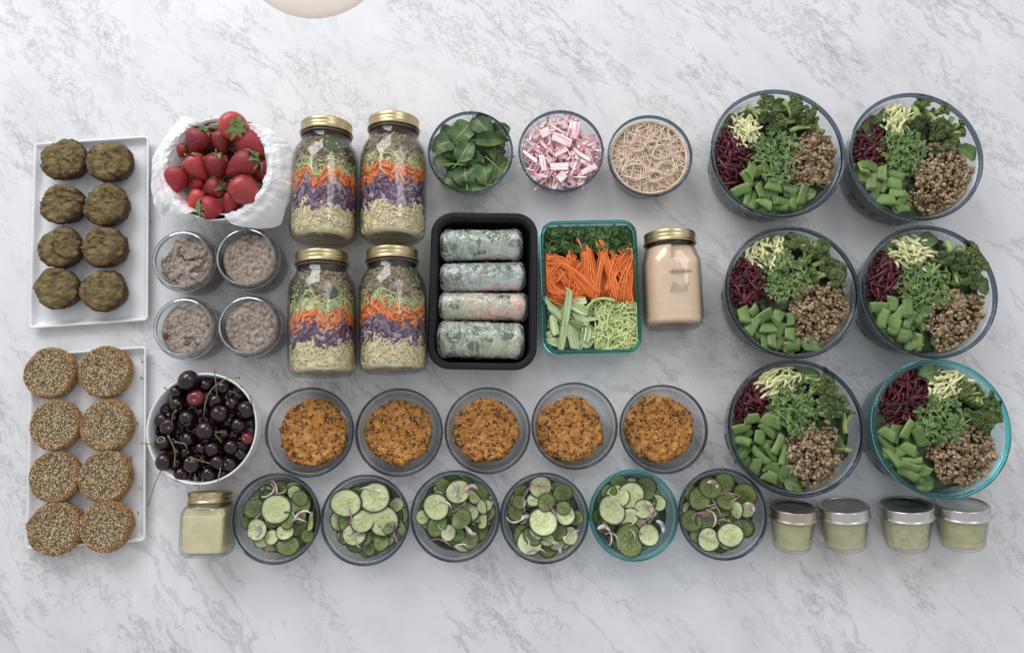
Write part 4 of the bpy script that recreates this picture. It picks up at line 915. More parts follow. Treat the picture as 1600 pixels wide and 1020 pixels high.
# ---------------------------------------------------------------- three bowls at the top
def leaf_material(name, c1, c2, vein, rough=.42):
    m, nt, ns, L = nodes(name)
    out = N(nt, 'ShaderNodeOutputMaterial'); b = N(nt, 'ShaderNodeBsdfPrincipled'); L.new(b.outputs[0], out.inputs[0]); b.inputs['Roughness'].default_value = rough
    uv = N(nt, 'ShaderNodeUVMap'); sp = N(nt, 'ShaderNodeSeparateXYZ'); L.new(uv.outputs[0], sp.inputs[0])
    sub = N(nt, 'ShaderNodeMath', operation='SUBTRACT'); L.new(sp.outputs[1], sub.inputs[0]); sub.inputs[1].default_value = .5
    ab = N(nt, 'ShaderNodeMath', operation='ABSOLUTE'); L.new(sub.outputs[0], ab.inputs[0])
    mid = ramp(nt, [(0, (1, 1, 1)), (.025, (.7,)*3), (.06, (0, 0, 0))]); L.new(ab.outputs[0], mid.inputs[0])
    # side veins: stripes of u - 0.5*|v|
    ma = N(nt, 'ShaderNodeMath', operation='MULTIPLY_ADD'); L.new(ab.outputs[0], ma.inputs[0]); ma.inputs[1].default_value = -.55; L.new(sp.outputs[0], ma.inputs[2])
    ms = N(nt, 'ShaderNodeMath', operation='MULTIPLY'); L.new(ma.outputs[0], ms.inputs[0]); ms.inputs[1].default_value = 42
    sn = N(nt, 'ShaderNodeMath', operation='SINE'); L.new(ms.outputs[0], sn.inputs[0])
    sv_ = ramp(nt, [(.90, (0, 0, 0)), (.99, (.55,)*3)]); L.new(sn.outputs[0], sv_.inputs[0])
    mxv = N(nt, 'ShaderNodeMixRGB', blend_type='LIGHTEN'); mxv.inputs[0].default_value = 1; L.new(mid.outputs[0], mxv.inputs[1]); L.new(sv_.outputs[0], mxv.inputs[2])
    tc = N(nt, 'ShaderNodeTexCoord'); nz = N(nt, 'ShaderNodeTexNoise'); nz.inputs['Scale'].default_value = 60; L.new(tc.outputs['Object'], nz.inputs['Vector'])
    oi = N(nt, 'ShaderNodeObjectInfo'); ge = N(nt, 'ShaderNodeNewGeometry')
    r = ramp(nt, [(.3, c1), (.7, c2)]); L.new(nz.outputs['Fac'], r.inputs[0])
    hsv = N(nt, 'ShaderNodeHueSaturation'); mr = N(nt, 'ShaderNodeMapRange'); L.new(oi.outputs['Random'], mr.inputs[0]); mr.inputs[3].default_value = .65; mr.inputs[4].default_value = 1.25
    L.new(mr.outputs[0], hsv.inputs['Value']); L.new(r.outputs[0], hsv.inputs['Color'])
    mx = N(nt, 'ShaderNodeMixRGB'); L.new(mxv.outputs[0], mx.inputs[0]); L.new(hsv.outputs[0], mx.inputs[1]); mx.inputs[2].default_value = (*vein, 1)
    L.new(mx.outputs[0], b.inputs['Base Color'])
    bp = N(nt, 'ShaderNodeBump'); bp.inputs['Strength'].default_value = .5; bp.inputs['Distance'].default_value = .001; L.new(mxv.outputs[0], bp.inputs['Height']); bp.invert = True
    L.new(bp.outputs[0], b.inputs['Normal'])
    return m
SPL = leaf_material('spinach_leaf', (.050, .095, .028), (.105, .175, .055), (.20, .28, .10))
SST = plain('spinach_stem', (.22, .34, .12), .45)
def leaf_obj(k):
    Ls, Ws = [(.034, .029), (.031, .024), (.040, .017), (.027, .024), (.035, .027)][k]
    v, f, u = leafmesh(Ls, Ws, [.004, .006, .008, .003, .005][k], [.006, .009, .004, .012, .003][k], 13, 7, .4, .0022, k, rnd=(k != 2))
    b = B().add((v, f)); n0 = b.n; b.add(stemmesh(.007+.0012*k, .0008), 1)
    U = list(u)+[(.5, 0)]*(b.n-n0)
    return mesh('spinach_leaf', b, [SPL, SST], True, U)
LM = [leaf_obj(k) for k in range(5)]
p, R = glass_bowl('side_bowl', 'small glass bowl of spinach leaves, left of the radish bowl', 'three small glass bowls at the top', 735, 236.5, 67, HS, RIMG)
TB = [(p, R)]
def zt(x, y): return 650+x/3.478, 150+y/3.478
# (x,y,centre in zoom5; angle of leaf axis; kind; scale; tilt)
spl = [(258,190,230,0,1.0,8,'broad round spinach leaf in the upper middle'),(352,155,310,4,1.0,15,'dark upright spinach leaf at the top edge'),(395,240,0,2,1.15,5,'long pale spinach leaf pointing right'),(260,310,60,4,.95,10,'large folded spinach leaf in the middle'),(150,260,200,0,.95,14,'spinach leaf lying against the left bowl wall'),(268,435,100,3,1.3,4,'round flat spinach leaf at the bottom'),(375,410,280,1,1.15,25,'folded spinach leaf at lower right'),(405,300,290,2,.75,10,'narrow spinach leaf at right of the middle'),(460,390,235,2,1.1,30,'spinach leaf leaning on the lower right wall'),(180,190,250,1,.9,35,'steep spinach leaf at upper left'),(180,460,330,3,1.0,20,'spinach leaf at the lower left wall'),(300,500,0,2,.9,35,'narrow spinach leaf edge at the bottom wall'),(440,200,20,0,.9,30,'dark spinach leaf at the upper right wall'),(320,350,330,1,.8,30,'small curled spinach leaf left of centre'),(160,350,190,4,.8,30,'shaded spinach leaf at the left')]
for k, (x, y, an, kd, sc_, ti, lab) in enumerate(spl):
    u, v = zt(x, y); z = .049-.0008*k; q = P(u, v, z); d = q-p; lim = R*.90
    M = Rm(0, 0, math.radians(an)) @ Rm(math.radians(random.uniform(-12, 12)), -math.radians(ti)*.5, 0)
    Ls = [.036, .030, .040, .026, .034][kd]*sc_; off = M @ np.array([Ls*.5, 0, 0]); tip = q[:2]+off[:2]-p[:2]
    q = q-off*.95
    o = link('spinach_leaf', LM[kd], None, q, M, sc_*1.15); tag(o, lab+' of the spinach bowl' if len((lab+' of the spinach bowl').split()) <= 16 else lab, 'spinach leaf', 'spinach leaves in the small bowl')
for k in range(34):
    a = random.uniform(0, 6.28); rr_ = R*.50*math.sqrt(random.random())+.012*(k % 3 == 0); z = random.uniform(.020, .041); rr_ = min(rr_, R*.45)
    o = link('spinach_leaf', LM[k % 5], None, (p[0]+rr_*math.cos(a), p[1]+rr_*math.sin(a), z), Rm(random.uniform(-.6, .6), random.uniform(-.5, .5), a+random.gauss(PI/2, .9)), .85)
    tag(o, f'spinach leaf buried below the top leaves at the {posword(math.cos(a)*rr_/R*2, math.sin(a)*rr_/R*2, .3)} of its bowl', 'spinach leaf', 'buried spinach leaves in the small bowl')
o = link('loose_greens', mesh('loose_greens', B().add(tube([(-.018, 0, 0), (0, .0005, .001), (.018, 0, 0)], .0009, 6)), SST), None, P(*zt(200, 374), .048), 0); pass
tag(o, 'loose pale spinach stem lying at the left of the spinach bowl', 'stem')
o = link('loose_greens', o.data, None, P(*zt(425, 375), .050), math.radians(-45)); tag(o, 'loose pale spinach stem slanting at the right of the spinach bowl', 'stem')

# radish
def radmat():
    m, nt, ns, L = nodes('radish_flesh')
    out = N(nt, 'ShaderNodeOutputMaterial'); b = N(nt, 'ShaderNodeBsdfPrincipled'); L.new(b.outputs[0], out.inputs[0]); b.inputs['Roughness'].default_value = .35
    tc = N(nt, 'ShaderNodeTexCoord'); sp = N(nt, 'ShaderNodeSeparateXYZ'); L.new(tc.outputs['Object'], sp.inputs[0])
    nz = N(nt, 'ShaderNodeTexNoise'); nz.inputs['Scale'].default_value = 130; nz.inputs['Detail'].default_value = 4
    mp = N(nt, 'ShaderNodeMapping'); mp.inputs['Scale'].default_value = (.30, 2.6, 1); oi = N(nt, 'ShaderNodeObjectInfo'); L.new(tc.outputs['Object'], mp.inputs[0]); L.new(oi.outputs['Random'], mp.inputs['Location']); L.new(mp.outputs[0], nz.inputs['Vector'])
    r = ramp(nt, [(.38, (.82, .30, .38)), (.46, (.90, .62, .63)), (.54, (.92, .82, .79)), (.75, (.94, .90, .87))]); L.new(nz.outputs['Fac'], r.inputs[0])
    L.new(r.outputs[0], b.inputs['Base Color']); return m
RAD = radmat(); RADS = food('radish_skin', [(.3, (.50, .03, .10)), (.6, (.72, .14, .24)), (.8, (.80, .40, .45))], 150, .35, .2, rand=True)
def rad_mesh(k):
    l, w, h = [(.0085, .0028, .0012), (.0100, .0042, .0010), (.0065, .0032, .0016), (.0110, .0020, .0014), (.0050, .0045, .0010)][k]
    nx = 6; V = []
    for i in range(nx):
        s = -1+2*i/(nx-1); b_ = .0008*math.cos(s*2+k)
        for y, z in ((-w, -h), (w, -h*.9), (w*1.03, h), (-w*.97, h)): V.append((s*l+.0006*math.sin(y*900+k), y*(1-.05*abs(s)), z+b_))
    F = [(q[3], q[2], q[1], q[0]) for q in grid_faces(nx, 4)]+[(0, 1, 2, 3), tuple(reversed(range((nx-1)*4, nx*4)))]
    b = B().add((np.array(V), F)); n = len(F); b.m = [1 if (j % 4 == 3 and k % 2 == 0) else 0 for j in range(n-2)]+[1, 1 if k in (0, 2, 4) else 0]; return b
RMs = [mesh('radish_piece', rad_mesh(k), [RAD, RADS], False) for k in range(5)]
p, R = glass_bowl('side_bowl', 'small glass bowl of pink and white radish pieces', 'three small glass bowls at the top', 876.7, 235, 67.2, HS, RIMG)
zr = zt
big = [(865,185,80,1,1.3,'widest pale radish slab near the top'),(795,240,-20,1,1.5,'large pale radish slab slanting in the upper middle'),(780,385,5,1,1.3,'flat pale radish slab lying level in the lower middle'),(690,365,100,0,1.4,'upright pale radish stick at left of the middle'),(790,305,30,0,1.2,'pale radish stick in the middle'),(900,320,-35,3,1.3,'long thin radish stick slanting at right'),(940,400,25,0,1.4,'pale radish stick near the lower right wall'),(700,200,25,4,1.4,'creamy radish chunk at upper left'),(790,440,40,4,1.3,'creamy radish chunk near the bottom'),(620,330,-40,3,1.2,'thin radish stick at the left wall')]
for x, y, an, kd, sc_, lab in big:
    o = link('radish_piece', RMs[kd], None, P(*zr(x, y), .0505), Rm(random.uniform(-.15, .15), random.uniform(-.15, .15), math.radians(an)), sc_); tag(o, lab+' of the radish bowl', 'radish piece', 'radish pieces on top')
for k in range(285):
    a = random.uniform(0, 6.28); rr_ = R*.90*math.sqrt(random.random()); z = .049-.018*(k/285)-.003*(rr_/R)**2
    if z < .036: rr_ *= .94
    q = (p[0]+rr_*math.cos(a), p[1]+rr_*math.sin(a), z)
    o = link('radish_piece', RMs[random.randrange(5)], None, q, Rm(random.gauss(0, .5), random.gauss(0, .4), random.uniform(0, 6.28)), (random.uniform(.7, 1.5), random.uniform(.35, .95), random.uniform(.5, .9)))
    tag(o, f'small cut radish piece among others at the {posword(math.cos(a)*rr_/R, math.sin(a)*rr_/R, .3)} of the radish bowl', 'radish piece', 'small radish pieces in the bowl')
b = B(); Ms = []; ts = []
for k in range(260):
    a = random.uniform(0, 6.28); rr_ = R*.80*math.sqrt(random.random()); Ms.append(rand_rots(1)[0] @ np.diag([.008, .003, .0013])); ts.append((rr_*math.cos(a), rr_*math.sin(a), random.uniform(.010, .030)))
b.many(ball(6, 4), Ms, ts); o = link('radish_bits', mesh('radish_bits', b, [RAD]), None, (p[0], p[1], 0)); tag(o, 'mass of buried radish bits filling the radish bowl', 'radish', None, 'stuff')

# rice noodles
NOO = food('rice_noodle', [(.3, (.70, .53, .39)), (.7, (.84, .68, .53))], 60, .38, .1, island=[(0, (.72, .55, .41)), (1, (.90, .75, .60))], mixisl=.5)
NOB = plain('noodle_shadow_mass', (.46, .33, .22), .5)
p, R = glass_bowl('side_bowl', 'small glass bowl of thin beige rice noodles', 'three small glass bowls at the top', 1016, 242.4, 66.8, HS, RIMG)
def curly(b, n, rr0, zfun, w, ln, step, turn, mode=0):
    for k in range(n):
        a = random.uniform(0, 6.28); r0 = rr0*math.sqrt(random.random()); x, y = r0*math.cos(a), r0*math.sin(a)
        h = random.uniform(0, 6.28); c = random.gauss(0, turn); pts = []; zb = random.random()
        for s in range(ln):
            pts.append((x, y, zfun(x, y, zb)+.0016*math.sin(s*.35+k)))
            c += random.gauss(0, turn*.28); c *= .96; h += c*step*100/100
            nx_, ny_ = x+step*math.cos(h), y+step*math.sin(h)
            if math.hypot(nx_, ny_) > rr0:
                # steer along the wall
                t_ = math.atan2(y, x)+PI/2*(1 if math.sin(h-math.atan2(y, x)) > 0 else -1); h = t_+(.12 if math.sin(h-math.atan2(y, x)) > 0 else -.12); nx_, ny_ = x+step*math.cos(h), y+step*math.sin(h)
                k_ = rr0/max(rr0, math.hypot(nx_, ny_)); nx_ *= k_; ny_ *= k_
            x, y = nx_, ny_
        b.add(tube(pts, w, 5))
nb = B(); curly(nb, 250, R*.895, lambda x, y, zb: .0475-.014*zb*zb-.003*(math.hypot(x, y)/R)**2, .00075, 70, .0022, .32)
# loops of bundled strands
for cx_, cy_, r_, n_ in ((.004, .018, .008, 6), (.008, -.030, .013, 10), (-.020, -.022, .016, 8), (-.018, .016, .010, 5), (.026, -.018, .015, 8), (.015, .005, .012, 5)):
    for k in range(n_//2+1):
        a0 = random.uniform(0, 6.28); rr_ = r_*random.uniform(.7, 1.2); pts = [(cx_+rr_*(1+.25*math.sin(1.3*t+k*2))*math.cos(a0+t), cy_+rr_*math.sin(a0+t)*(.9-.05*t), .0485+.002*math.sin(t*2+k)) for t in np.linspace(0, random.uniform(4, 8), 36)]
        nb.add(tube(pts, .00075, 5))
t = thing('rice_noodles', 'tangled thin beige rice noodles filling the third small bowl', 'noodles', (p[0], p[1], 0))
part('noodle_strands', nb, NOO, t, stuff=True)
part('noodle_mass', B().add(lump([(0, .0068), (R*.78, .0085), (R*.84, .018), (R*.86, .034), (R*.84, .0395), (R*.6, .0405), (R*.3, .041), (0, .041)], 64, 5, .0, ((90, .0015),))), NOO, t, stuff=True)
print('top bowls')

# ---------------------------------------------------------------- black container with rolls
BLK = food('black_plastic', [(.3, (.006, .006, .007)), (.7, (.010, .010, .012))], 30, .42, .08, 900, spec=.3)
HK = .045; c = P(755, 455, HK); hw = (P(839.5, 455, HK)-P(670.5, 455, HK))[0]/2; hh = (P(755, 332, HK)-P(755, 577.5, HK))[1]/2
t = thing('black_container', 'black plastic meal container holding four film-wrapped rolls', 'container', (c[0], (P(755, 332, HK)[1]+P(755, 577.5, HK)[1])/2, 0), math.radians(-.8))
bcen = np.array(t.location)
part('container_body', B().add(rloft(hw-.004, hh-.004, .028, [(.013, 0), (.010, .0015), (.007, .010), (.004, .030), (.002, HK-.003), (.0025, HK-.002), (.006, HK-.003), (.008, .030), (.012, .010), (.018, .004), (.03, .0032)], 10)), BLK, t)
part('rim', B().add(rloft(hw, hh, .032, [(.005, HK-.004), (.0005, HK-.0045), (0, HK-.002), (.0008, HK+.0002), (.003, HK+.0008), (.0050, HK-.0002), (.0065, HK+.0006), (.0080, HK), (.0085, HK-.004)], 10, False)), BLK, t)
WRAP = thin_glass('cling_film', (.98, .98, .98), (.82, .84, .86), .12, 1.7, 1.8, .35)
def milky(m, amt):
    nt = m.node_tree; out = [n for n in nt.nodes if n.type == 'OUTPUT_MATERIAL'][0]; src = out.inputs[0].links[0].from_socket
    df = N(nt, 'ShaderNodeBsdfDiffuse'); df.inputs[0].default_value = (.85, .87, .88, 1); mx = N(nt, 'ShaderNodeMixShader')
    tc = N(nt, 'ShaderNodeTexCoord'); mp = N(nt, 'ShaderNodeMapping'); mp.inputs['Scale'].default_value = (3.2, 1, 1); mp.inputs['Rotation'].default_value = (0, 0, .5)
    nz = N(nt, 'ShaderNodeTexNoise'); nz.inputs['Scale'].default_value = 26; nz.inputs['Detail'].default_value = 5; nz.inputs['Distortion'].default_value = 1.5
    nt.links.new(tc.outputs['Object'], mp.inputs[0]); nt.links.new(mp.outputs[0], nz.inputs['Vector'])
    r = ramp(nt, [(.38, (amt*.3,)*3), (.50, (amt,)*3), (.60, (amt*2.4,)*3), (.70, (amt*.8,)*3)]); nt.links.new(nz.outputs['Fac'], r.inputs[0])
    nt.links.new(r.outputs[0], mx.inputs[0]); nt.links.new(src, mx.inputs[1]); nt.links.new(df.outputs[0], mx.inputs[2]); nt.links.new(mx.outputs[0], out.inputs[0])
milky(WRAP, .17)
def rollmat(name, stops, sc_=28, seed=0):
    m = food(name, stops, sc_*.62, .30, .3, 120, coat=.6, detail=3, bdist=.0008); return m
RM_ = [
 rollmat('roll_greens', [(.30, (.08, .17, .08)), (.42, (.18, .28, .16)), (.50, (.36, .46, .34)), (.58, (.60, .60, .54)), (.66, (.74, .50, .50)), (.75, (.66, .60, .56))], 30),
 rollmat('roll_leafy_pink', [(.30, (.09, .18, .09)), (.42, (.20, .30, .20)), (.50, (.44, .52, .48)), (.57, (.66, .62, .60)), (.65, (.78, .42, .40)), (.78, (.64, .46, .44))], 26),
 rollmat('roll_carrot', [(.28, (.12, .22, .08)), (.38, (.34, .42, .20)), (.46, (.60, .58, .40)), (.54, (.80, .40, .22)), (.62, (.72, .54, .46)), (.72, (.44, .22, .34))], 30),
 rollmat('roll_pale_greens', [(.28, (.04, .09, .03)), (.42, (.16, .24, .10)), (.52, (.40, .46, .24)), (.60, (.52, .56, .34)), (.72, (.56, .58, .52))], 30)]
rl = [((687.6, 357.6), (817.5, 408), 'topmost film-wrapped roll, mostly green with pink below'), ((687, 409), (822, 456.6), 'second film-wrapped roll with green leaf and pinkish right end'), ((685, 455.7), (826, 502), 'third film-wrapped roll, showing orange carrot inside'), ((683, 501.5), (820, 561), 'bottom film-wrapped roll, thick pale green with crumpled film')]
DIRB = [[(-.2, 0)], [], [], []]
for i, ((x0, y0), (x1, y1), lab) in enumerate(rl):
    zc_ = .034; c0 = P((x0+x1)/2, (y0+y1)/2, zc_); L_ = (x1-x0)*SC((y0+y1)/2, zc_); r = (y1-y0)*SC((y0+y1)/2, zc_)/2*.97
    zc_ = r+.005; 
    c0 = P((x0+x1)/2, (y0+y1)/2, zc_+.002); ang = [.01, .02, -.01, -.03][i]
    t = thing('wrapped_roll', lab, 'spring roll', (c0[0], c0[1], zc_), ang, 'film-wrapped rolls in the black container')
    def cap(r, L_, seg, n, seed, amp, fr, foldamp=0):
        prof = [(0, -L_/2), (.45*r, -L_/2+.0005), (.75*r, -L_/2+.002), (.93*r, -L_/2+.006)]+[(r*(1+.02*math.sin(s*7+seed)), -L_/2+.009+(L_-.018)*s) for s in np.linspace(0, 1, n)]+[(.93*r, L_/2-.006), (.75*r, L_/2-.002), (.45*r, L_/2-.0005), (0, L_/2)]
        v, f = lathe(prof, seg)
        for q in v:
            th = math.atan2(q[1], q[0]); e = abs(q[2])/(L_/2); k = 1+amp*fbm(math.cos(th)*fr, math.sin(th)*fr, q[2]*fr*60*.8+seed, 4)/1
            if foldamp: 
                w1 = abs(fbm(math.cos(th)*2.2+seed, math.sin(th)*2.2, q[2]*95+seed*3, 4)); k += foldamp*(max(0, .22-w1)/.22)*(.5+max(0, e-.5)*2)
            q[0] *= k; q[1] *= k
        v = v @ Rm(0, PI/2, 0).T; return v, f
    part('roll_body', B().add(cap(r*.93, L_-.008, 64, 40, i*3.1, .05, 1.5)), RM_[i], t)
    o = part('cling_film', B().add(cap(r*.965, L_, 140, 110, i*5.7, .035, 3.0, .07)), WRAP, t)
    # filling seen through the wrapper
    fb = B(); mats = [food('noodle_bits', [(.4, (.62, .56, .46)), (.6, (.70, .66, .58))], 40, .4, .1), SPI, CAR, PUR, ZUC]
    wts = [[.80, .04, .0, .06, .10], [.72, .03, .12, .09, .04], [.52, .02, .24, .14, .08], [.68, .03, .02, .0, .27]][i]
    for (xc, tc_, rr1) in [[(-.01, 1.5, .013), (.025, 1.2, .015), (.048, 1.7, .010), (-.045, 1.9, .009)], [(0, 1.0, .015), (.028, 1.1, .014), (-.04, 1.9, .012), (.012, 1.3, .012)], [(-.045, 1.7, .010), (.03, .9, .008)], [(0, 1.0, .016), (.035, 1.3, .013), (-.035, 1.5, .014), (-.01, 2.1, .010)]][i]:
        V = []; Rl_ = r*.945
        for a_ in range(18):
            q_ = 2*PI*a_/18; r2_ = rr1*(1+.35*fbm(math.cos(q_)*1.5+i, math.sin(q_)*1.5, xc*90, 3)); th_ = tc_+r2_*math.sin(q_)*.75/Rl_
            V.append((xc+r2_*math.cos(q_), Rl_*math.cos(th_), Rl_*math.sin(th_)))
        V.append((xc, Rl_*1.01*math.cos(tc_), Rl_*1.01*math.sin(tc_))); fb.add((np.array(V), [(a_, (a_+1) % 18, 18) for a_ in range(18)]), 1)
    for k in range(70):
        mi = rng.choice(5, p=wts); th = random.uniform(-.5, PI+.5); x = random.uniform(-L_/2+.010, L_/2-.010); 
        if mi == 1: x = x*.6-[.012, .005, .03, .0][i]
        if mi == 2 and i == 1: x = abs(x)
        a = random.gauss(0, .7); pts = []; ll = random.uniform(.008, .024)
        for s in np.linspace(-.5, .5, 6): 
            tt = th+s*ll*math.sin(a)/r+.1*math.sin(s*5+k); pts.append((max(-L_/2+.006, min(L_/2-.006, x+s*ll*math.cos(a))), r*.93*math.cos(tt), r*.93*math.sin(tt)))
        fb.add(tube(pts, .0008 if mi != 1 else .0022, 4, (1.6, .3) if mi else (1, .3), up=(0, math.cos(th), math.sin(th))), int(mi))
    part('filling_strands', fb, mats, t, stuff=True)
print('rolls')

# ---------------------------------------------------------------- teal rimmed box
HT = .05
mid = [P(*q, HT) for q in ((844, 345), (997, 343.5), (1001, 551), (849, 553))]
cc = sum(mid)/4; hw = (np.linalg.norm(mid[1]-mid[0])+np.linalg.norm(mid[2]-mid[3]))/4; hh = (np.linalg.norm(mid[0]-mid[3])+np.linalg.norm(mid[1]-mid[2]))/4
BA = math.radians(1.2)
t = thing('glass_box', 'rectangular glass box with teal rim holding cilantro, carrot, cucumber and zucchini', 'glass container', (cc[0], cc[1], 0), BA)
part('container_body', B().add(rloft(hw-.001, hh-.001, .020, [(.012, .001), (.008, 0), (.005, .003), (.003, .012), (.001, HT-.008), (.001, HT-.004), (.0045, HT-.004), (.0045, HT-.008), (.0065, .014), (.010, .007), (.02, .006)], 10)), TEALG, t)
part('rim', B().add(rloft(hw+.0005, hh+.0005, .022, [(.0045, HT-.005), (.0005, HT-.0055), (0, HT-.003), (.0008, HT-.0008), (.003, HT), (.0050, HT-.001), (.0052, HT-.004), (.0045, HT-.005)], 10, False)), RIMT, t)
def zb(x, y): return 840+x/4.533, 335+y/4.533
def bl(x, y, z):   # local coordinates in the box from the close-up of the photograph
    q = P(*zb(x, y), z)-cc; return np.array([q[0]*math.cos(BA)+q[1]*math.sin(BA), -q[0]*math.sin(BA)+q[1]*math.cos(BA), z])
def cl(q, mg=.016): q = q.copy(); q[0] = min(max(q[0], -hw+mg), hw-mg); q[1] = min(max(q[1], -hh+mg), hh-mg); return q
boxloc = (cc[0], cc[1], 0)
# beds
def bed(nm, x0, y0, x1, y1, z, mt, lab):
    a, c_ = bl(x0, y1, z), bl(x1, y0, z); w_, h_ = (c_[0]-a[0])/2, (c_[1]-a[1])/2
    v, f = rloft(w_, h_, .008, [(.004, .0075), (.001, .012), (0, z-.006), (.003, z-.001), (.008, z), (.018, z)], 5); v = v+[(a[0]+c_[0])/2, (a[1]+c_[1])/2, 0]
    return v, f
CIL = food('cilantro', [(.3, (.02, .06, .012)), (.7, (.07, .16, .035))], 60, .45, .3, island=[(0, (.025, .07, .014)), (.6, (.07, .16, .035)), (1, (.15, .27, .07))])
def cil_leaf(s):
    V = [(0, 0, 0)]; n = 15
    for k in range(n):
        a = -2.4+4.8*k/(n-1); r = s*(1.0-.28*(k % 2))*(1+.35*math.cos(a*3)*.5); V.append((r*math.cos(a), r*math.sin(a)*.9, s*.18*math.sin(k*2.1)))
    V.append((-s*.5, 0, 0)); F = [(0, k, k+1) for k in range(1, n)]; return np.array(V), F
t = thing('chopped_cilantro', 'dark green cilantro leaves filling the top end of the glass box', 'herbs', boxloc, BA)
lv = B()
for k in range(420):
    x, y = random.uniform(45, 680), random.uniform(70, 262); z = random.uniform(.026, .046); lv.add(cil_leaf(random.uniform(.004, .0078)), 0, rand_rots(1, .75)[0], cl(bl(x, y, z), .011))
for k in range(30):
    q = bl(random.uniform(80, 650), random.uniform(90, 250), .036); a = random.uniform(0, 6.28); lv.add(tube([q+[.012*s*math.cos(a), .012*s*math.sin(a), .002*s] for s in (-1, 0, 1)], .0006, 4))
part('leaves', lv, CIL, t, stuff=True); part('leaf_bed', B().add(bed('', 40, 70, 690, 290, .030, None, '')), SPI, t)
t = thing('shredded_carrot', 'long bright orange carrot shreds across the middle of the glass box', 'carrots', boxloc, BA)
cb_ = B()
def sweep(pts, n, spread, w, z, zz=.006, target=None, ell=(1.2, .7)):
    P0 = np.array([bl(x, y, z) for x, y in pts])
    for k in range(n):
        o1 = np.array([random.gauss(0, spread), random.gauss(0, spread), 0]); o2 = np.array([random.gauss(0, spread*.8), random.gauss(0, spread*.8), 0])
        m_ = len(P0); q = np.array([P0[i]+o1*(1-i/(m_-1))+o2*(i/(m_-1)) for i in range(m_)]); q[:, 2] += random.uniform(-zz, zz*.3)
        tt = np.linspace(0, m_-1, 14); pp = np.stack([np.interp(tt, range(m_), q[:, c]) for c in range(3)], 1)
        for _ in range(3): pp[1:-1] = (pp[:-2]+2*pp[1:-1]+pp[2:])/4
        pp[:, 2] += .002*np.sin(np.linspace(0, 3, 14)+k)
        bx = (hw-.008, hh-.008); pp[:, 0] = np.clip(pp[:, 0], -bx[0], bx[0]); pp[:, 1] = np.clip(pp[:, 1], -bx[1], bx[1])
        (target or cb_).add(tube(pp, w*random.uniform(.7, 1.2), 4, ell))
for pts, n in [([(70, 330), (170, 340), (300, 430), (420, 560)], 34), ([(90, 380), (60, 460), (100, 570), (230, 560)], 30), ([(150, 350), (80, 430), (110, 520), (200, 590), (330, 590)], 24), ([(320, 230), (340, 330), (350, 450), (400, 580)], 34), ([(350, 250), (390, 380), (420, 500), (400, 590)], 26), ([(470, 240), (450, 350), (420, 480), (410, 590)], 30), ([(430, 200), (480, 320), (520, 450), (560, 590)], 30), ([(560, 300), (520, 400), (530, 500), (540, 590)], 24), ([(670, 230), (600, 330), (540, 430), (500, 540)], 26), ([(690, 300), (640, 400), (600, 500), (590, 610)], 30), ([(685, 380), (670, 470), (660, 560), (670, 640)], 26), ([(240, 300), (230, 390), (300, 480), (400, 580)], 26), ([(600, 400), (620, 480), (640, 560), (630, 610)], 20), ([(60, 320), (160, 310), (230, 350), (250, 450)], 20)]:
    sweep(pts, int(n*1.35), .0038, .0007, .043)
for pts, n in [([(60, 330), (70, 420), (90, 520), (150, 600)], 26), ([(130, 330), (160, 420), (220, 500), (330, 560)], 30), ([(90, 300), (180, 350), (260, 460), (330, 560)], 26), ([(60, 560), (120, 600), (220, 600), (300, 580)], 20), ([(250, 330), (210, 400), (150, 440), (90, 480)], 18), ([(560, 290), (600, 300), (650, 340), (680, 420)], 16), ([(380, 300), (300, 400), (260, 480), (260, 580)], 16)]: sweep(pts, n, .0045, .00085, .0405, .005)
for pts in [[(275, 175), (300, 200), (310, 250), (320, 330)], [(230, 255), (232, 300), (240, 360)], [(430, 190), (470, 240), (470, 320)], [(60, 310), (100, 300), (150, 330)], [(520, 260), (570, 330), (600, 420)], [(640, 240), (690, 250), (690, 330)]]: sweep(pts, 3, .001, .0008, .047)
part('carrot_strands', cb_, CAR, t, stuff=True); part('carrot_mass', B().add(bed('', 50, 300, 690, 610, .031, None, '')), CAR, t)
t = thing('zucchini_noodles', 'curly pale green zucchini noodles in the lower right of the glass box', 'zucchini', boxloc, BA)
zb_ = B(); c0 = bl(550, 790, .04); ZN = food('zucchini_noodle', [(.3, (.46, .56, .18)), (.7, (.66, .72, .34))], 60, .35, .1, island=[(0, (.42, .54, .16)), (.6, (.64, .72, .34)), (1, (.74, .78, .48))])
def curlbox(b, n, x0, y0, x1, y1, w, ln, step, turn, z0, z1):
    a, c_ = bl(x0, y1, 0.04), bl(x1, y0, 0.04); a0_ = a.copy(); c0_ = c_.copy()
    for k in range(n):
        a[0] = a0_[0]+random.uniform(-.004, .006); c_[1] = c0_[1]+random.uniform(-.006, .004); x, y = random.uniform(a[0], c_[0]), random.uniform(a[1], c_[1]); h = random.uniform(0, 6.28); c = random.choice((-1, 1))*random.uniform(turn*.4, turn); zz = random.uniform(z0, z1); pts = []
        for s in range(ln):
            pts.append((x, y, zz+.002*math.sin(s*.4+k))); c += random.gauss(0, turn*.12); h += c; x += step*math.cos(h); y += step*math.sin(h)
            if not (a[0] < x < c_[0]): h = PI-h; x = min(max(x, a[0]), c_[0])
            if not (a[1] < y < c_[1]): h = -h; y = min(max(y, a[1]), c_[1])
        pts = np.array(pts); 
        for _ in range(2): pts[1:-1] = (pts[:-2]+2*pts[1:-1]+pts[2:])/4
        b.add(tube(pts, w, 5))
curlbox(zb_, 150, 420, 625, 700, 960, .00115, 34, .0026, .42, .034, .045)
sweep([(340, 670), (400, 600), (480, 590), (550, 610)], 5, .002, .0011, .0465, .002, zb_); sweep([(540, 640), (500, 720), (490, 830)], 2, .0005, .0011, .047, .001, zb_)
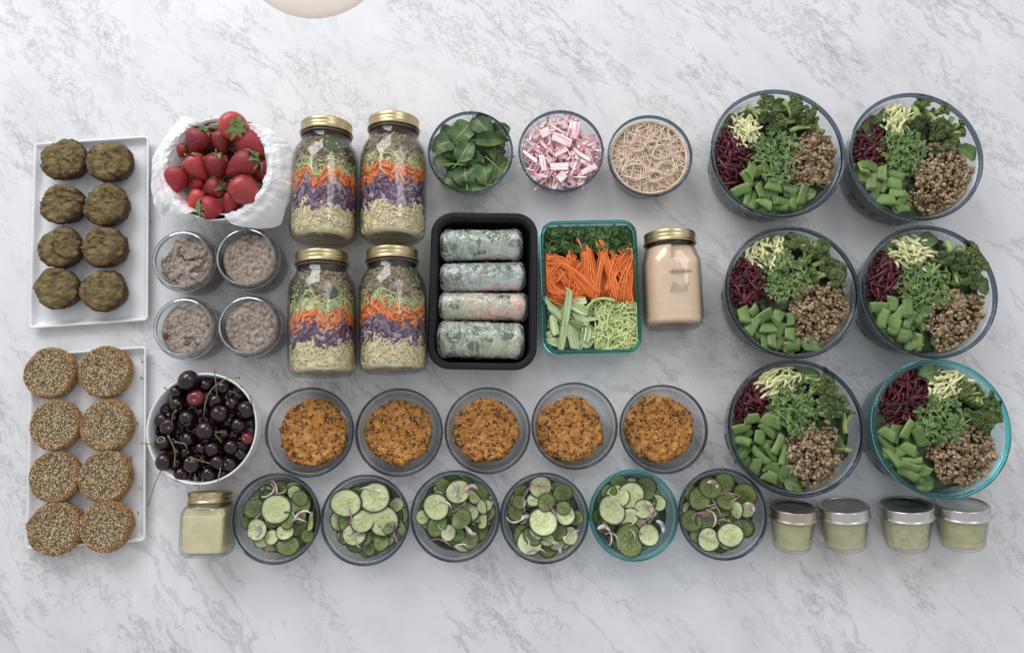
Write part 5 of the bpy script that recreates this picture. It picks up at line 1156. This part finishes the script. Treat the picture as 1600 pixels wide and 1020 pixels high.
sweep([(200, 520), (245, 545), (240, 600)], 1, .0003, .0010, .050, .001, zb_)
part('noodle_strands', zb_, ZN, t, stuff=True); part('noodle_mass', B().add(bed('', 430, 630, 695, 955, .033, None, '')), ZUC, t)
# cucumber pieces in the box
CPM = food('cut_cucumber', [(.36, (.14, .24, .06)), (.48, (.40, .50, .24)), (.60, (.62, .70, .42))], 75, .3, .25, stretch=(.25, 5, 1), rand=True)
CPD = food('cucumber_peel_side', [(.3, (.03, .08, .02)), (.7, (.09, .18, .05))], 60, .3, .3)
def ribbon(l, w, h, arc, ns_=12):
    V = []
    for i in range(ns_):
        s = i/(ns_-1)-.5; a = s*arc
        cx_, cy_ = (l/arc*math.sin(a), l/arc*(1-math.cos(a))) if arc else (s*l, 0)
        wd = w*(1-.25*(2*s)**4)
        for o_, zz in ((-1, -h), (1, -h), (1, h), (-1, h)): V.append((cx_-o_*wd*math.sin(a), cy_+o_*wd*math.cos(a), zz))
    F = [(q[3], q[2], q[1], q[0]) for q in grid_faces(ns_, 4)]+[(0, 1, 2, 3), tuple(reversed(range((ns_-1)*4, ns_*4)))]
    b = B().add((np.array(V), F)); b.m = [1 if j % 4 in (1,) else 0 for j in range(len(F))]; return b
CP = [mesh('cucumber_piece', ribbon(*a), [CPM, CPD], False) for a in ((.080, .0048, .0022, 0.001), (.030, .007, .0016, .9), (.024, .0045, .0014, .5), (.034, .0028, .0020, .2))]
o = link('cucumber_stick', CP[0], None, bl(200, 752, .049)+np.array([cc[0], cc[1], 0]), Rm(0, -.03, math.radians(81)) , 1.06); tag(o, 'long ridged pale cucumber stick lying up the lower left of the glass box', 'cucumber stick')
cps = [(255, 870, 110, 1, 1.15, 'broad ribbed cucumber half slice right of the long stick'), (100, 680, -50, 3, 1.3, 'pale cucumber strip at the left wall, upper'), (130, 700, 130, 2, 1.2, 'dark edged cucumber piece left of the long stick'), (90, 790, -80, 2, 1.2, 'dark cucumber piece at the left wall'), (280, 660, -30, 2, 1.5, 'flat cucumber piece right of the stick top'), (270, 625, 5, 2, 1.3, 'cucumber piece tucked under the carrot'), (310, 740, -40, 1, .9, 'curved cucumber slice in the middle of its heap'), (390, 740, 10, 3, 1.0, 'pale cucumber strip pointing at the zucchini noodles'), (360, 850, 80, 2, 1.0, 'narrow cucumber slice next to the zucchini noodles'), (100, 920, -20, 1, .8, 'pale cucumber slice in the bottom left corner'), (330, 920, 60, 2, 1.0, 'small cucumber slice near the bottom rim'), (120, 840, 30, 2, 1.0, 'small cucumber piece at the lower left')]
for k, (x, y, an, kd, sc_, lab) in enumerate(cps):
    o = link('cucumber_piece', CP[kd], None, cl(bl(x, y, .046-.0005*k), .017)+np.array([cc[0], cc[1], 0]), Rm(random.uniform(-.2, .3), random.uniform(-.2, .2), math.radians(an)), sc_); tag(o, lab+' in the glass box', 'cucumber piece', 'cut cucumber in the glass box')
for k in range(60):
    o = link('cucumber_piece', CP[random.choice((1, 2, 3))], None, cl(bl(random.uniform(85, 390), random.uniform(650, 925), random.uniform(.030, .040)), .018)+np.array([cc[0], cc[1], 0]), Rm(random.uniform(-.7, .7), random.uniform(-.4, .4), random.uniform(0, 6.28)), random.uniform(.6, .95)); tag(o, 'thin cucumber piece mixed into the cucumber heap of the glass box', 'cucumber piece', 'small cut cucumber in the glass box')
sp_ = B().add(bed('', 50, 620, 425, 955, .028, None, '')); o = link('cucumber_scraps', mesh('cucumber_scraps', sp_, CPD), None, boxloc, BA); tag(o, 'bed of cucumber scraps under the cut cucumber', 'cucumber', None, 'stuff')
print('box')

# ---------------------------------------------------------------- six salad bowls
HBg = .080
BEE = food('beet_shred', [(.3, (.035, .003, .008)), (.7, (.11, .008, .020))], 70, .36, .2, coat=.1, island=[(0, (.028, .002, .006)), (.6, (.08, .006, .014)), (1, (.17, .014, .03))])
APP = food('pale_shred', [(.3, (.62, .62, .28)), (.7, (.84, .80, .50))], 60, .4, .2, island=[(0, (.68, .70, .32)), (.5, (.88, .84, .54)), (.85, (.74, .76, .38)), (1, (.30, .40, .10))])
PEA = food('snap_pea_skin', [(.3, (.095, .165, .040)), (.7, (.17, .26, .070))], 60, .38, .35, 220, rand=True)
PEI = food('snap_pea_inside', [(.3, (.22, .30, .09)), (.7, (.36, .44, .17))], 90, .45, .2)
BRS = food('broccoli_stalk', [(.3, (.26, .36, .10)), (.7, (.46, .54, .22))], 60, .5, .2)
BRC = food('broccoli_buds', [(.3, (.018, .05, .018)), (.7, (.06, .12, .045))], 60, .7, .4, island=[(0, (.03, .06, .016)), (.5, (.10, .155, .035)), (1, (.32, .38, .12))])
MIC = food('microgreen_leaf', [(.3, (.08, .145, .04)), (.7, (.17, .25, .09))], 90, .45, .2, island=[(0, (.05, .11, .02)), (.7, (.15, .26, .06)), (1, (.27, .40, .13))])
MIS = food('microgreen_stem', [(.3, (.30, .42, .14)), (.7, (.46, .56, .24))], 90, .4, .1)
PES = food('snap_pea_seam', [(.3, (.22, .32, .10)), (.7, (.34, .44, .16))], 90, .4, .1)
def pea_mesh(k):
    l, w, h = [(.0125, .0068, .0040), (.0105, .0080, .0032), (.0145, .0050, .0040), (.0090, .0065, .0045)][k]; n = 8; sd = 16; V = []; 
    sk = [.25, -.35, .3, .1][k]
    def ring(s, sc_): 
        r_ = []
        for j in range(sd):
            a = 2*PI*j/sd; y = w*sc_*math.copysign(abs(math.cos(a))**.85, math.cos(a)); z = h*sc_*math.copysign(abs(math.sin(a))**.85, math.sin(a))*(1+.10*math.sin(s*9+k))
            r_.append((s*l+sk*y*abs(s)*(1 if s > 0 else -1)*(1 if k != 2 else .4), y+.0012*s*s*(k-1), z))
        return r_
    prof = [(-.55, .80), (-.9, .84), (-1, .88)]+[(-1+2*i/(n-1), 1.0) for i in range(n)]+[(1, .88), (.9, .84), (.55, .80)]
    for s, sc_ in prof: V += ring(s, sc_)
    F = [(q[3], q[2], q[1], q[0]) for q in grid_faces(len(prof), sd)]+[tuple(range(sd)), tuple(reversed(range((len(prof)-1)*sd, len(prof)*sd)))]
    b = B().add((np.array(V), F)); nr = len(prof); b.m = [(2 if j % sd in (0, sd-1) else 0) if 3 <= j//sd < nr-4 else 1 for j in range((nr-1)*sd)]+[1, 1]; return b
PM = [mesh('snap_pea_piece', pea_mesh(k), [PEA, PEI, PES]) for k in range(4)]
def broc_proto(k):
    random.seed(50+k); st = B(); cr = B(); bud = ball(6, 4)
    H0 = [.016, .020, .013, .018][k]; st.add(tube([(0, 0, 0), (.001, 0, H0*.5), (.0, .001, H0)], [.0042, .0034, .0038], 8))
    Ms = []; ts = []
    for a in range([6, 5, 7, 4][k]):
        an = 6.28*a/6+random.uniform(-.3, .3); el = random.uniform(.5, 1.1) if a else 1.5; L_ = random.uniform(.009, .014)
        tip = np.array([math.cos(an)*math.cos(el)*L_, math.sin(an)*math.cos(el)*L_, H0+math.sin(el)*L_*.8])
        st.add(tube([(0, 0, H0*.55), tip*.6+np.array([0, 0, H0*.35]), tip], [.0026, .0020, .0024], 6))
        rc = random.uniform(.0040, .0056)
        for m_ in range(95):
            th, ph = random.uniform(0, 6.28), math.acos(random.uniform(.0, 1)); n_ = np.array([math.sin(ph)*math.cos(th), math.sin(ph)*math.sin(th), math.cos(ph)])
            ts.append(tip+n_*rc*np.array([1, 1, .75])*random.uniform(.88, 1.05)); s = random.uniform(.0007, .0012); Ms.append(np.eye(3)*s)
        cr.add(ball(8, 6, rc*.86), 0, np.diag([1, 1, .45]), tip+np.array([0, 0, rc*.15]))
    cr.many(bud, Ms, ts)
    return mesh('stalk', st, BRS), mesh('crown', cr, BRC)
BP = [broc_proto(k) for k in range(4)]
bean = ball(8, 6)
bean = (bean[0]*np.array([1, .78, .66])*(1+.22*np.sin(np.arange(len(bean[0]))*2.7))[:, None], bean[1])
bowls = [
 ('upper left', 1216, 238, 105.5, 3.077, (1080, 120), RIMG, (420, 362),
  dict(pale=(255, 250, 62, 62), beet=(188, 395, 70, 150), peas=[(290,455,60),(238,545,20),(335,550,110),(395,525,-10),(270,490,-60),(355,605,-35),(440,600,-10),(535,570,75),(475,555,170),(270,580,80,2),(300,600,70,2),(415,635,-15,2),(330,450,30),(495,600,60),(380,570,40)], broc=[(350,150,100,1),(470,150,130,3),(570,180,30,0),(390,225,250,2),(460,215,10,2),(510,250,200,1),(300,165,150,3),(620,240,-20,3)], micro=(405, 385, 95, 120), lent=(600, 395, 135, 140), leaf=[(185,215,60),(430,105,10),(455,545,150),(560,560,60)])),
 ('upper right', 1432.6, 243, 105, 3.077, (1080, 120), RIMG, (1085, 380),
  dict(pale=(985, 200, 66, 72), beet=(855, 325, 75, 85), peas=[(805,440,100),(865,430,-15),(915,465,85),(865,500,75),(985,470,-25),(975,510,-20),(985,555,0),(935,590,-5),(835,475,60),(875,560,70),(1010,600,60),(1010,640,10),(930,520,50),(800,490,60)], broc=[(1080,170,90,3),(1150,190,120,0),(1240,215,45,2),(1290,270,0,0),(1215,280,200,1),(1250,335,-30,2),(1165,265,260,2)], micro=(1020, 350, 110, 100), lent=(1215, 500, 155, 165), leaf=[(835,265,200),(900,170,230),(1180,165,30),(1330,360,-40)])),
 ('middle left', 1239, 455, 105.8, 3.077, (1080, 340), RIMG, (490, 353),
  dict(pale=(365, 165, 100, 70), beet=(275, 315, 90, 115), peas=[(238,475,100),(350,475,35),(415,475,55),(290,520,60),(370,530,0),(385,585,85),(475,560,80),(485,625,5),(300,455,40,3),(480,490,90,3),(345,585,100,2),(430,600,30),(320,580,0,3),(425,540,60)], broc=[(500,130,180,0),(590,150,70,2),(620,220,200,2),(700,200,130,1),(640,270,20,0),(730,300,-30,2),(540,215,250,3)], micro=(465, 290, 115, 110), lent=(630, 455, 155, 155), leaf=[(470,80,-5),(340,90,190),(560,610,-20),(740,230,-50)])),
 ('middle right', 1453.7, 454.6, 106.5, 3.077, (1080, 340), RIMG, (1150, 353),
  dict(pale=(1055, 170, 95, 75), beet=(935, 290, 88, 120), peas=[(900,430,0),(970,415,80,3),(1000,460,50),(1040,430,80),(910,490,75),(970,500,-40),(1045,490,60),(1025,555,0),(945,570,-30,3),(1010,600,0,3),(1095,600,90,2),(1090,495,30,3),(900,530,80),(1060,620,20)], broc=[(1240,150,100,1),(1290,160,60,2),(1350,180,30,3),(1400,240,70,1),(1330,240,220,2),(1265,260,110,1),(1160,260,250,0),(1190,180,150,3),(1420,300,0,3)], micro=(1130, 340, 120, 100), lent=(1275, 490, 150, 160), leaf=[(950,160,200),(1130,100,20),(1390,320,-60),(1110,440,40)])),
 ('lower left', 1245.5, 668, 107.5, 3.1875, (1120, 550), RIMG, (400, 377),
  dict(pale=(310, 150, 110, 78), beet=(175, 230, 88, 115), peas=[(180,330,5),(270,340,-20),(120,380,10),(215,420,80),(125,440,-15),(255,380,-40),(305,460,60,2),(215,515,-45,2),(265,505,-55,2),(195,565,70),(275,575,-10),(265,625,-20),(330,510,75,2),(330,600,60),(95,400,80),(240,470,60)], broc=[(480,150,150,2),(600,190,60,2),(540,250,180,1),(470,200,250,0),(640,250,20,3),(640,360,-90,1),(570,320,230,3),(500,300,200,2),(640,480,-20,3)], micro=(370, 290, 110, 110), lent=(490, 520, 145, 155), leaf=[(450,95,0),(380,665,-15),(420,130,20),(120,500,230)])),
 ('teal-rimmed', 1472.5, 669, 109, 3.1875, (1120, 550), RIMT, (1123, 380),
  dict(pale=(1160, 160, 120, 75), beet=(945, 240, 125, 125), peas=[(850,405,-35),(950,385,60),(1010,420,-65),(955,480,-30),(870,530,-60),(970,540,0,2),(955,570,-15,2),(1020,600,50),(940,620,-30),(840,455,-50,2),(890,400,60),(900,500,30),(830,490,80)], broc=[(1300,220,60,2),(1310,270,130,1),(1360,340,0,3),(1330,360,250,0),(1250,210,200,3),(1300,310,30,2)], micro=(1130, 340, 115, 110), lent=(1250, 520, 160, 175), leaf=[(1060,95,190),(1030,650,-10),(1380,280,40),(1240,180,60)]))]
gn = {'teal-rimmed': 'teal-rimmed big salad bowl'}
for bi, (w, cu, cv, rp, zs, (ox, oy), rim, (zx, zy), dd) in enumerate(bowls):
    random.seed(300+bi); bn = gn.get(w, f'{w} big salad bowl')
    p, R = glass_bowl('salad_bowl', f'large round glass bowl with {"teal" if rim is RIMT else "dark"} rim, {w if rim is RIMG else "lower right"} of the six salad bowls', 'large glass bowls of salad', cu, cv, rp, HBg, rim, .82)
    p0 = np.array([p[0], p[1], 0]); lim = R*.912
    def Q(x, y, z, mg=0.0):
        q = P(ox+x/zs, oy+y/zs, z)-p0; r_ = math.hypot(q[0], q[1]); m_ = (lim-mg*.8)
        if r_ > m_: q[:2] *= m_/r_
        return q
    ZF = .069
    # bed of spinach leaves
    bed_ = B(); bl_, bf_, _ = leafmesh(.040, .030, .006, .008, 6, 5)
    for k in range(210):
        a = random.uniform(0, 6.28); z = random.uniform(.010, ZF-.014); rr_ = (lim*.86 if z > .02 else lim*.80)*math.sqrt(random.random()); sc_ = random.uniform(.6, 1.0)
        v_ = bl_ @ (rand_rots(1, .7)[0]*sc_).T + np.array([rr_*math.cos(a), rr_*math.sin(a), z]); rad = np.hypot(v_[:, 0], v_[:, 1]); m_ = lim*np.where(v_[:, 2] > .045, .985, .93); k_ = np.minimum(1, m_/rad); v_[:, 0] *= k_; v_[:, 1] *= k_; v_[:, 2] = np.maximum(v_[:, 2], .0085)
        bed_.add((v_, bf_))
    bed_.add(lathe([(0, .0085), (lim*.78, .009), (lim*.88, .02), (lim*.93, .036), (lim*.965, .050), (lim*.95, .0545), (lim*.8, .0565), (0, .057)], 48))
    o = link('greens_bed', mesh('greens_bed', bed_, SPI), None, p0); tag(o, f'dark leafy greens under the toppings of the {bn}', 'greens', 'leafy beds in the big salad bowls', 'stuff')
    # loose leaves showing at the edges
    for k, (x, y, an) in enumerate(dd['leaf']):
        q = Q(x, y, ZF-.004+.001*k, .012)+p0; o = link('salad_leaf', LM[(k+bi) % 5], None, q-np.array([.012*math.cos(math.radians(an)), .012*math.sin(math.radians(an)), 0]), Rm(random.uniform(-.4, .4), random.uniform(-.3, .1), math.radians(an)), .85)
        dx, dy = (x-zx)/330, (zy-y)/330; tag(o, f'dark green leaf peeking out at the {posword(dx, dy, .28)} of the {bn}', 'leaf', f'leaves in the {bn}')
    def strips(n, cx_, cy_, wx, wy, L0, L1, wd, ell, curl, z0, z1, hang=None):
        b = B()
        for k in range(n):
            a, rr_ = random.uniform(0, 6.28), math.sqrt(random.random()); x, y = cx_+wx*rr_*math.cos(a), cy_+wy*rr_*math.sin(a)
            z = z0+(z1-z0)*(k/n)*(1-.45*rr_*rr_); q = Q(x, y, z, .004); h = random.uniform(0, 6.28) if hang is None else random.gauss(hang, .55); L_ = random.uniform(L0, L1); c = random.gauss(0, curl); n_ = 8; pts = []
            pos = q.copy()-np.array([math.cos(h), math.sin(h), 0])*L_/2; sl = random.gauss(0, .12)
            for s in range(n_):
                r_ = math.hypot(pos[0], pos[1]); k2 = min(1, (lim-.002)/max(r_, 1e-6)); pts.append((pos[0]*k2, pos[1]*k2, pos[2]+.002*math.sin(s+k)+sl*L_*(s/n_-.5)))
                pos = pos+np.array([math.cos(h), math.sin(h), 0])*L_/n_; h += c/n_
            b.add(tube(pts, [wd*.5]+[wd]*(n_-2)+[wd*.6], 5, ell, twist=random.gauss(0, .2)))
        return b
    x, y, wx, wy = dd['beet']; o = link('beet_shreds', mesh('beet_shreds', strips(170, x, y, wx, wy, .020, .042, .0018, (1.4, .55), .8, ZF-.014, ZF+.005), BEE), None, p0)
    tag(o, f'dark maroon beet shreds at the left side of the {bn}', 'beets', 'beet shreds in the big salad bowls', 'stuff')
    x, y, wx, wy = dd['pale']; o = link('pale_shreds', mesh('pale_shreds', strips(80, x, y, wx, wy, .016, .031, .0017, (1.25, .75), .55, ZF-.008, ZF+.007, [1.9, 1.2, 1.9, 2.6, .5, .8][bi]), APP), None, p0)
    tag(o, f'pale yellow-green zucchini shreds near the top of the {bn}', 'zucchini', 'pale shreds in the big salad bowls', 'stuff')
    # peas
    px = np.mean([q[0] for q in dd['peas']]); py = np.mean([q[1] for q in dd['peas']])
    for k, s in enumerate(dd['peas']):
        kd = s[3] if len(s) > 3 else random.choice((0, 1, 1, 0)); z = ZF+.006-.0007*k
        q = Q(s[0], s[1], z, .013)+p0; o = link('snap_pea_piece', PM[kd], None, q, Rm(random.uniform(-.45, .45), random.uniform(-.35, .35), math.radians(s[2])), (random.uniform(.85, 1.15), random.uniform(.85, 1.12), random.uniform(.75, 1.0)))
        tag(o, f'{["plump", "wide flat", "long narrow", "short open-ended"][kd]} snap pea piece at the {posword((s[0]-px)/110, (py-s[1])/110, .35)} of the heap, {w} salad bowl', 'snap pea', f'snap pea pieces in the {bn}')
    for k in range(14):
        s = random.choice(dd['peas']); q = Q(s[0]+random.uniform(-25, 25), s[1]+random.uniform(-25, 25), ZF-.008-random.uniform(0, .004), .014)+p0
        o = link('snap_pea_piece', PM[random.randrange(4)], None, q, Rm(random.uniform(-.6, .6), random.uniform(-.5, .5), random.uniform(0, 6.28)), .95); tag(o, f'partly buried snap pea piece at the {posword((s[0]-px)/110, (py-s[1])/110, .3)} of the peas, {w} salad bowl', 'snap pea', f'buried snap pea pieces in the {bn}')
    # broccoli
    for k, (x, y, an, kd) in enumerate(dd['broc']):
        q = Q(x, y, ZF+.001-.0006*k, .014)+p0; a = math.radians(an); lean = random.uniform(1.0, 1.7)
        d = Vector((-math.cos(a)*math.sin(lean)*-1, math.sin(a)*math.sin(lean), math.cos(lean))); d = Vector((math.cos(a+PI)*math.sin(lean), math.sin(a+PI)*math.sin(lean), math.cos(lean)))
        sc_ = random.uniform(.95, 1.2)
        t = thing('broccoli_floret', f'{["broad", "long-stalked", "many-headed", "small"][kd]} broccoli floret at the {posword((x-zx)/330, (zy-y)/330, .28)} of the {bn}', 'broccoli', q-np.array(d)*.012, tuple(d.to_track_quat('Z', 'Y').to_euler()), f'broccoli florets in the {bn}')
        t.scale = (sc_,)*3
        link('stalk', BP[kd][0], t); o2 = link('crown', BP[kd][1], t); o2['kind'] = 'stuff'
    for k in range(5):
        s = dd['broc'][k]; q = Q(s[0]+random.uniform(-30, 30), s[1]+random.uniform(-20, 30), ZF-.012, .016)+p0
        t = thing('broccoli_floret', f'buried broccoli floret at the {posword((s[0]-zx)/330, (zy-s[1])/330, .2)} of the {bn}', 'broccoli', q, (random.uniform(-.8, .8), random.uniform(-.8, .8), 0), f'buried broccoli in the {bn}'); kd = random.randrange(4)
        link('stalk', BP[kd][0], t); o2 = link('crown', BP[kd][1], t); o2['kind'] = 'stuff'
    # lentils
    x, y, wx, wy = dd['lent']; b = B(); Ms = []; ts = []
    for k in range(1150):
        a, rr_ = random.uniform(0, 6.28), math.sqrt(random.random()); rr_ *= 1+.12*math.sin(a*3+bi)+.07*math.sin(a*7+bi*2); q = Q(x+wx*rr_*math.cos(a), y+wy*rr_*math.sin(a), ZF, .004)
        q[2] = ZF-.012+.017*(1-.55*rr_*rr_)*random.uniform(.45, 1)+.012*fbm(q[0]*80, q[1]*80, bi, 3); ts.append(q); s = random.uniform(.0019, .0035); Ms.append(rand_rots(1)[0]*s)
    b.many(bean, Ms, ts); o = link('lentils', mesh('lentils', b, LEN), None, p0); tag(o, f'heap of cooked brown lentils at the lower right of the {bn}', 'lentils', 'lentil heaps in the big salad bowls', 'stuff')
    # microgreens
    x, y, wx, wy = dd['micro']; b = B(); ml = B()
    for k in range(60):
        a, rr_ = random.uniform(0, 6.28), math.sqrt(random.random()); q = Q(x+wx*rr_*math.cos(a), y+wy*rr_*math.sin(a), ZF+.001+random.uniform(0, .006), .006); h = random.uniform(0, 6.28); c = random.gauss(0, 2.0); L_ = random.uniform(.012, .030); pts = []; pos = q-np.array([math.cos(h), math.sin(h), 0])*L_/2
        for s in range(8): pts.append((pos[0], pos[1], pos[2]+.003*math.sin(s*.5+k))); pos = pos+np.array([math.cos(h), math.sin(h), 0])*L_/8; h += c/8
        b.add(tube(pts, .00042, 4), 0)
        for sd in (-1, 1):
            lf = leafmesh(.0065*random.uniform(.7, 1.3), .0050, .001, .001, 5, 3); b.add((lf[0], lf[1]), 1, Rm(random.uniform(-.4, .4), random.uniform(-.4, .2), h+sd*random.uniform(.5, 1.2)), pts[-1])
    for k in range(130):
        a, rr_ = random.uniform(0, 6.28), math.sqrt(random.random()); q = Q(x+wx*rr_*math.cos(a), y+wy*rr_*math.sin(a), ZF-.004+random.uniform(0, .007), .006); lf = leafmesh(.0090*random.uniform(.7, 1.4), .0066, .001, .001, 5, 3); b.add((lf[0], lf[1]), 1, rand_rots(1, .6)[0], q)
    o = link('microgreens', mesh('microgreens', b, [MIS, MIC]), None, p0); tag(o, f'tangle of microgreens heaped in the middle of the {bn}', 'microgreens', 'microgreens in the big salad bowls', 'stuff')
print('salads')

# ---- tell apart pairs that still share a label
byl = {}
for o in S.objects:
    if o.parent is None and o.get('category'): byl.setdefault(o['label'], []).append(o)
for lab, os_ in byl.items():
    if len(os_) in (2, 3) and len(lab.split()) <= 13:
        xs = [o.location.x for o in os_]; ys = [o.location.y for o in os_]; hor = max(xs)-min(xs) > max(ys)-min(ys)
        os_.sort(key=lambda o: o.location.x if hor else -o.location.y)
        names = (['left', 'right'] if hor else ['upper', 'lower']) if len(os_) == 2 else (['left', 'middle', 'right'] if hor else ['upper', 'middle', 'lower'])
        for o, n_ in zip(os_, names): o['label'] = lab+f', the {n_} one'
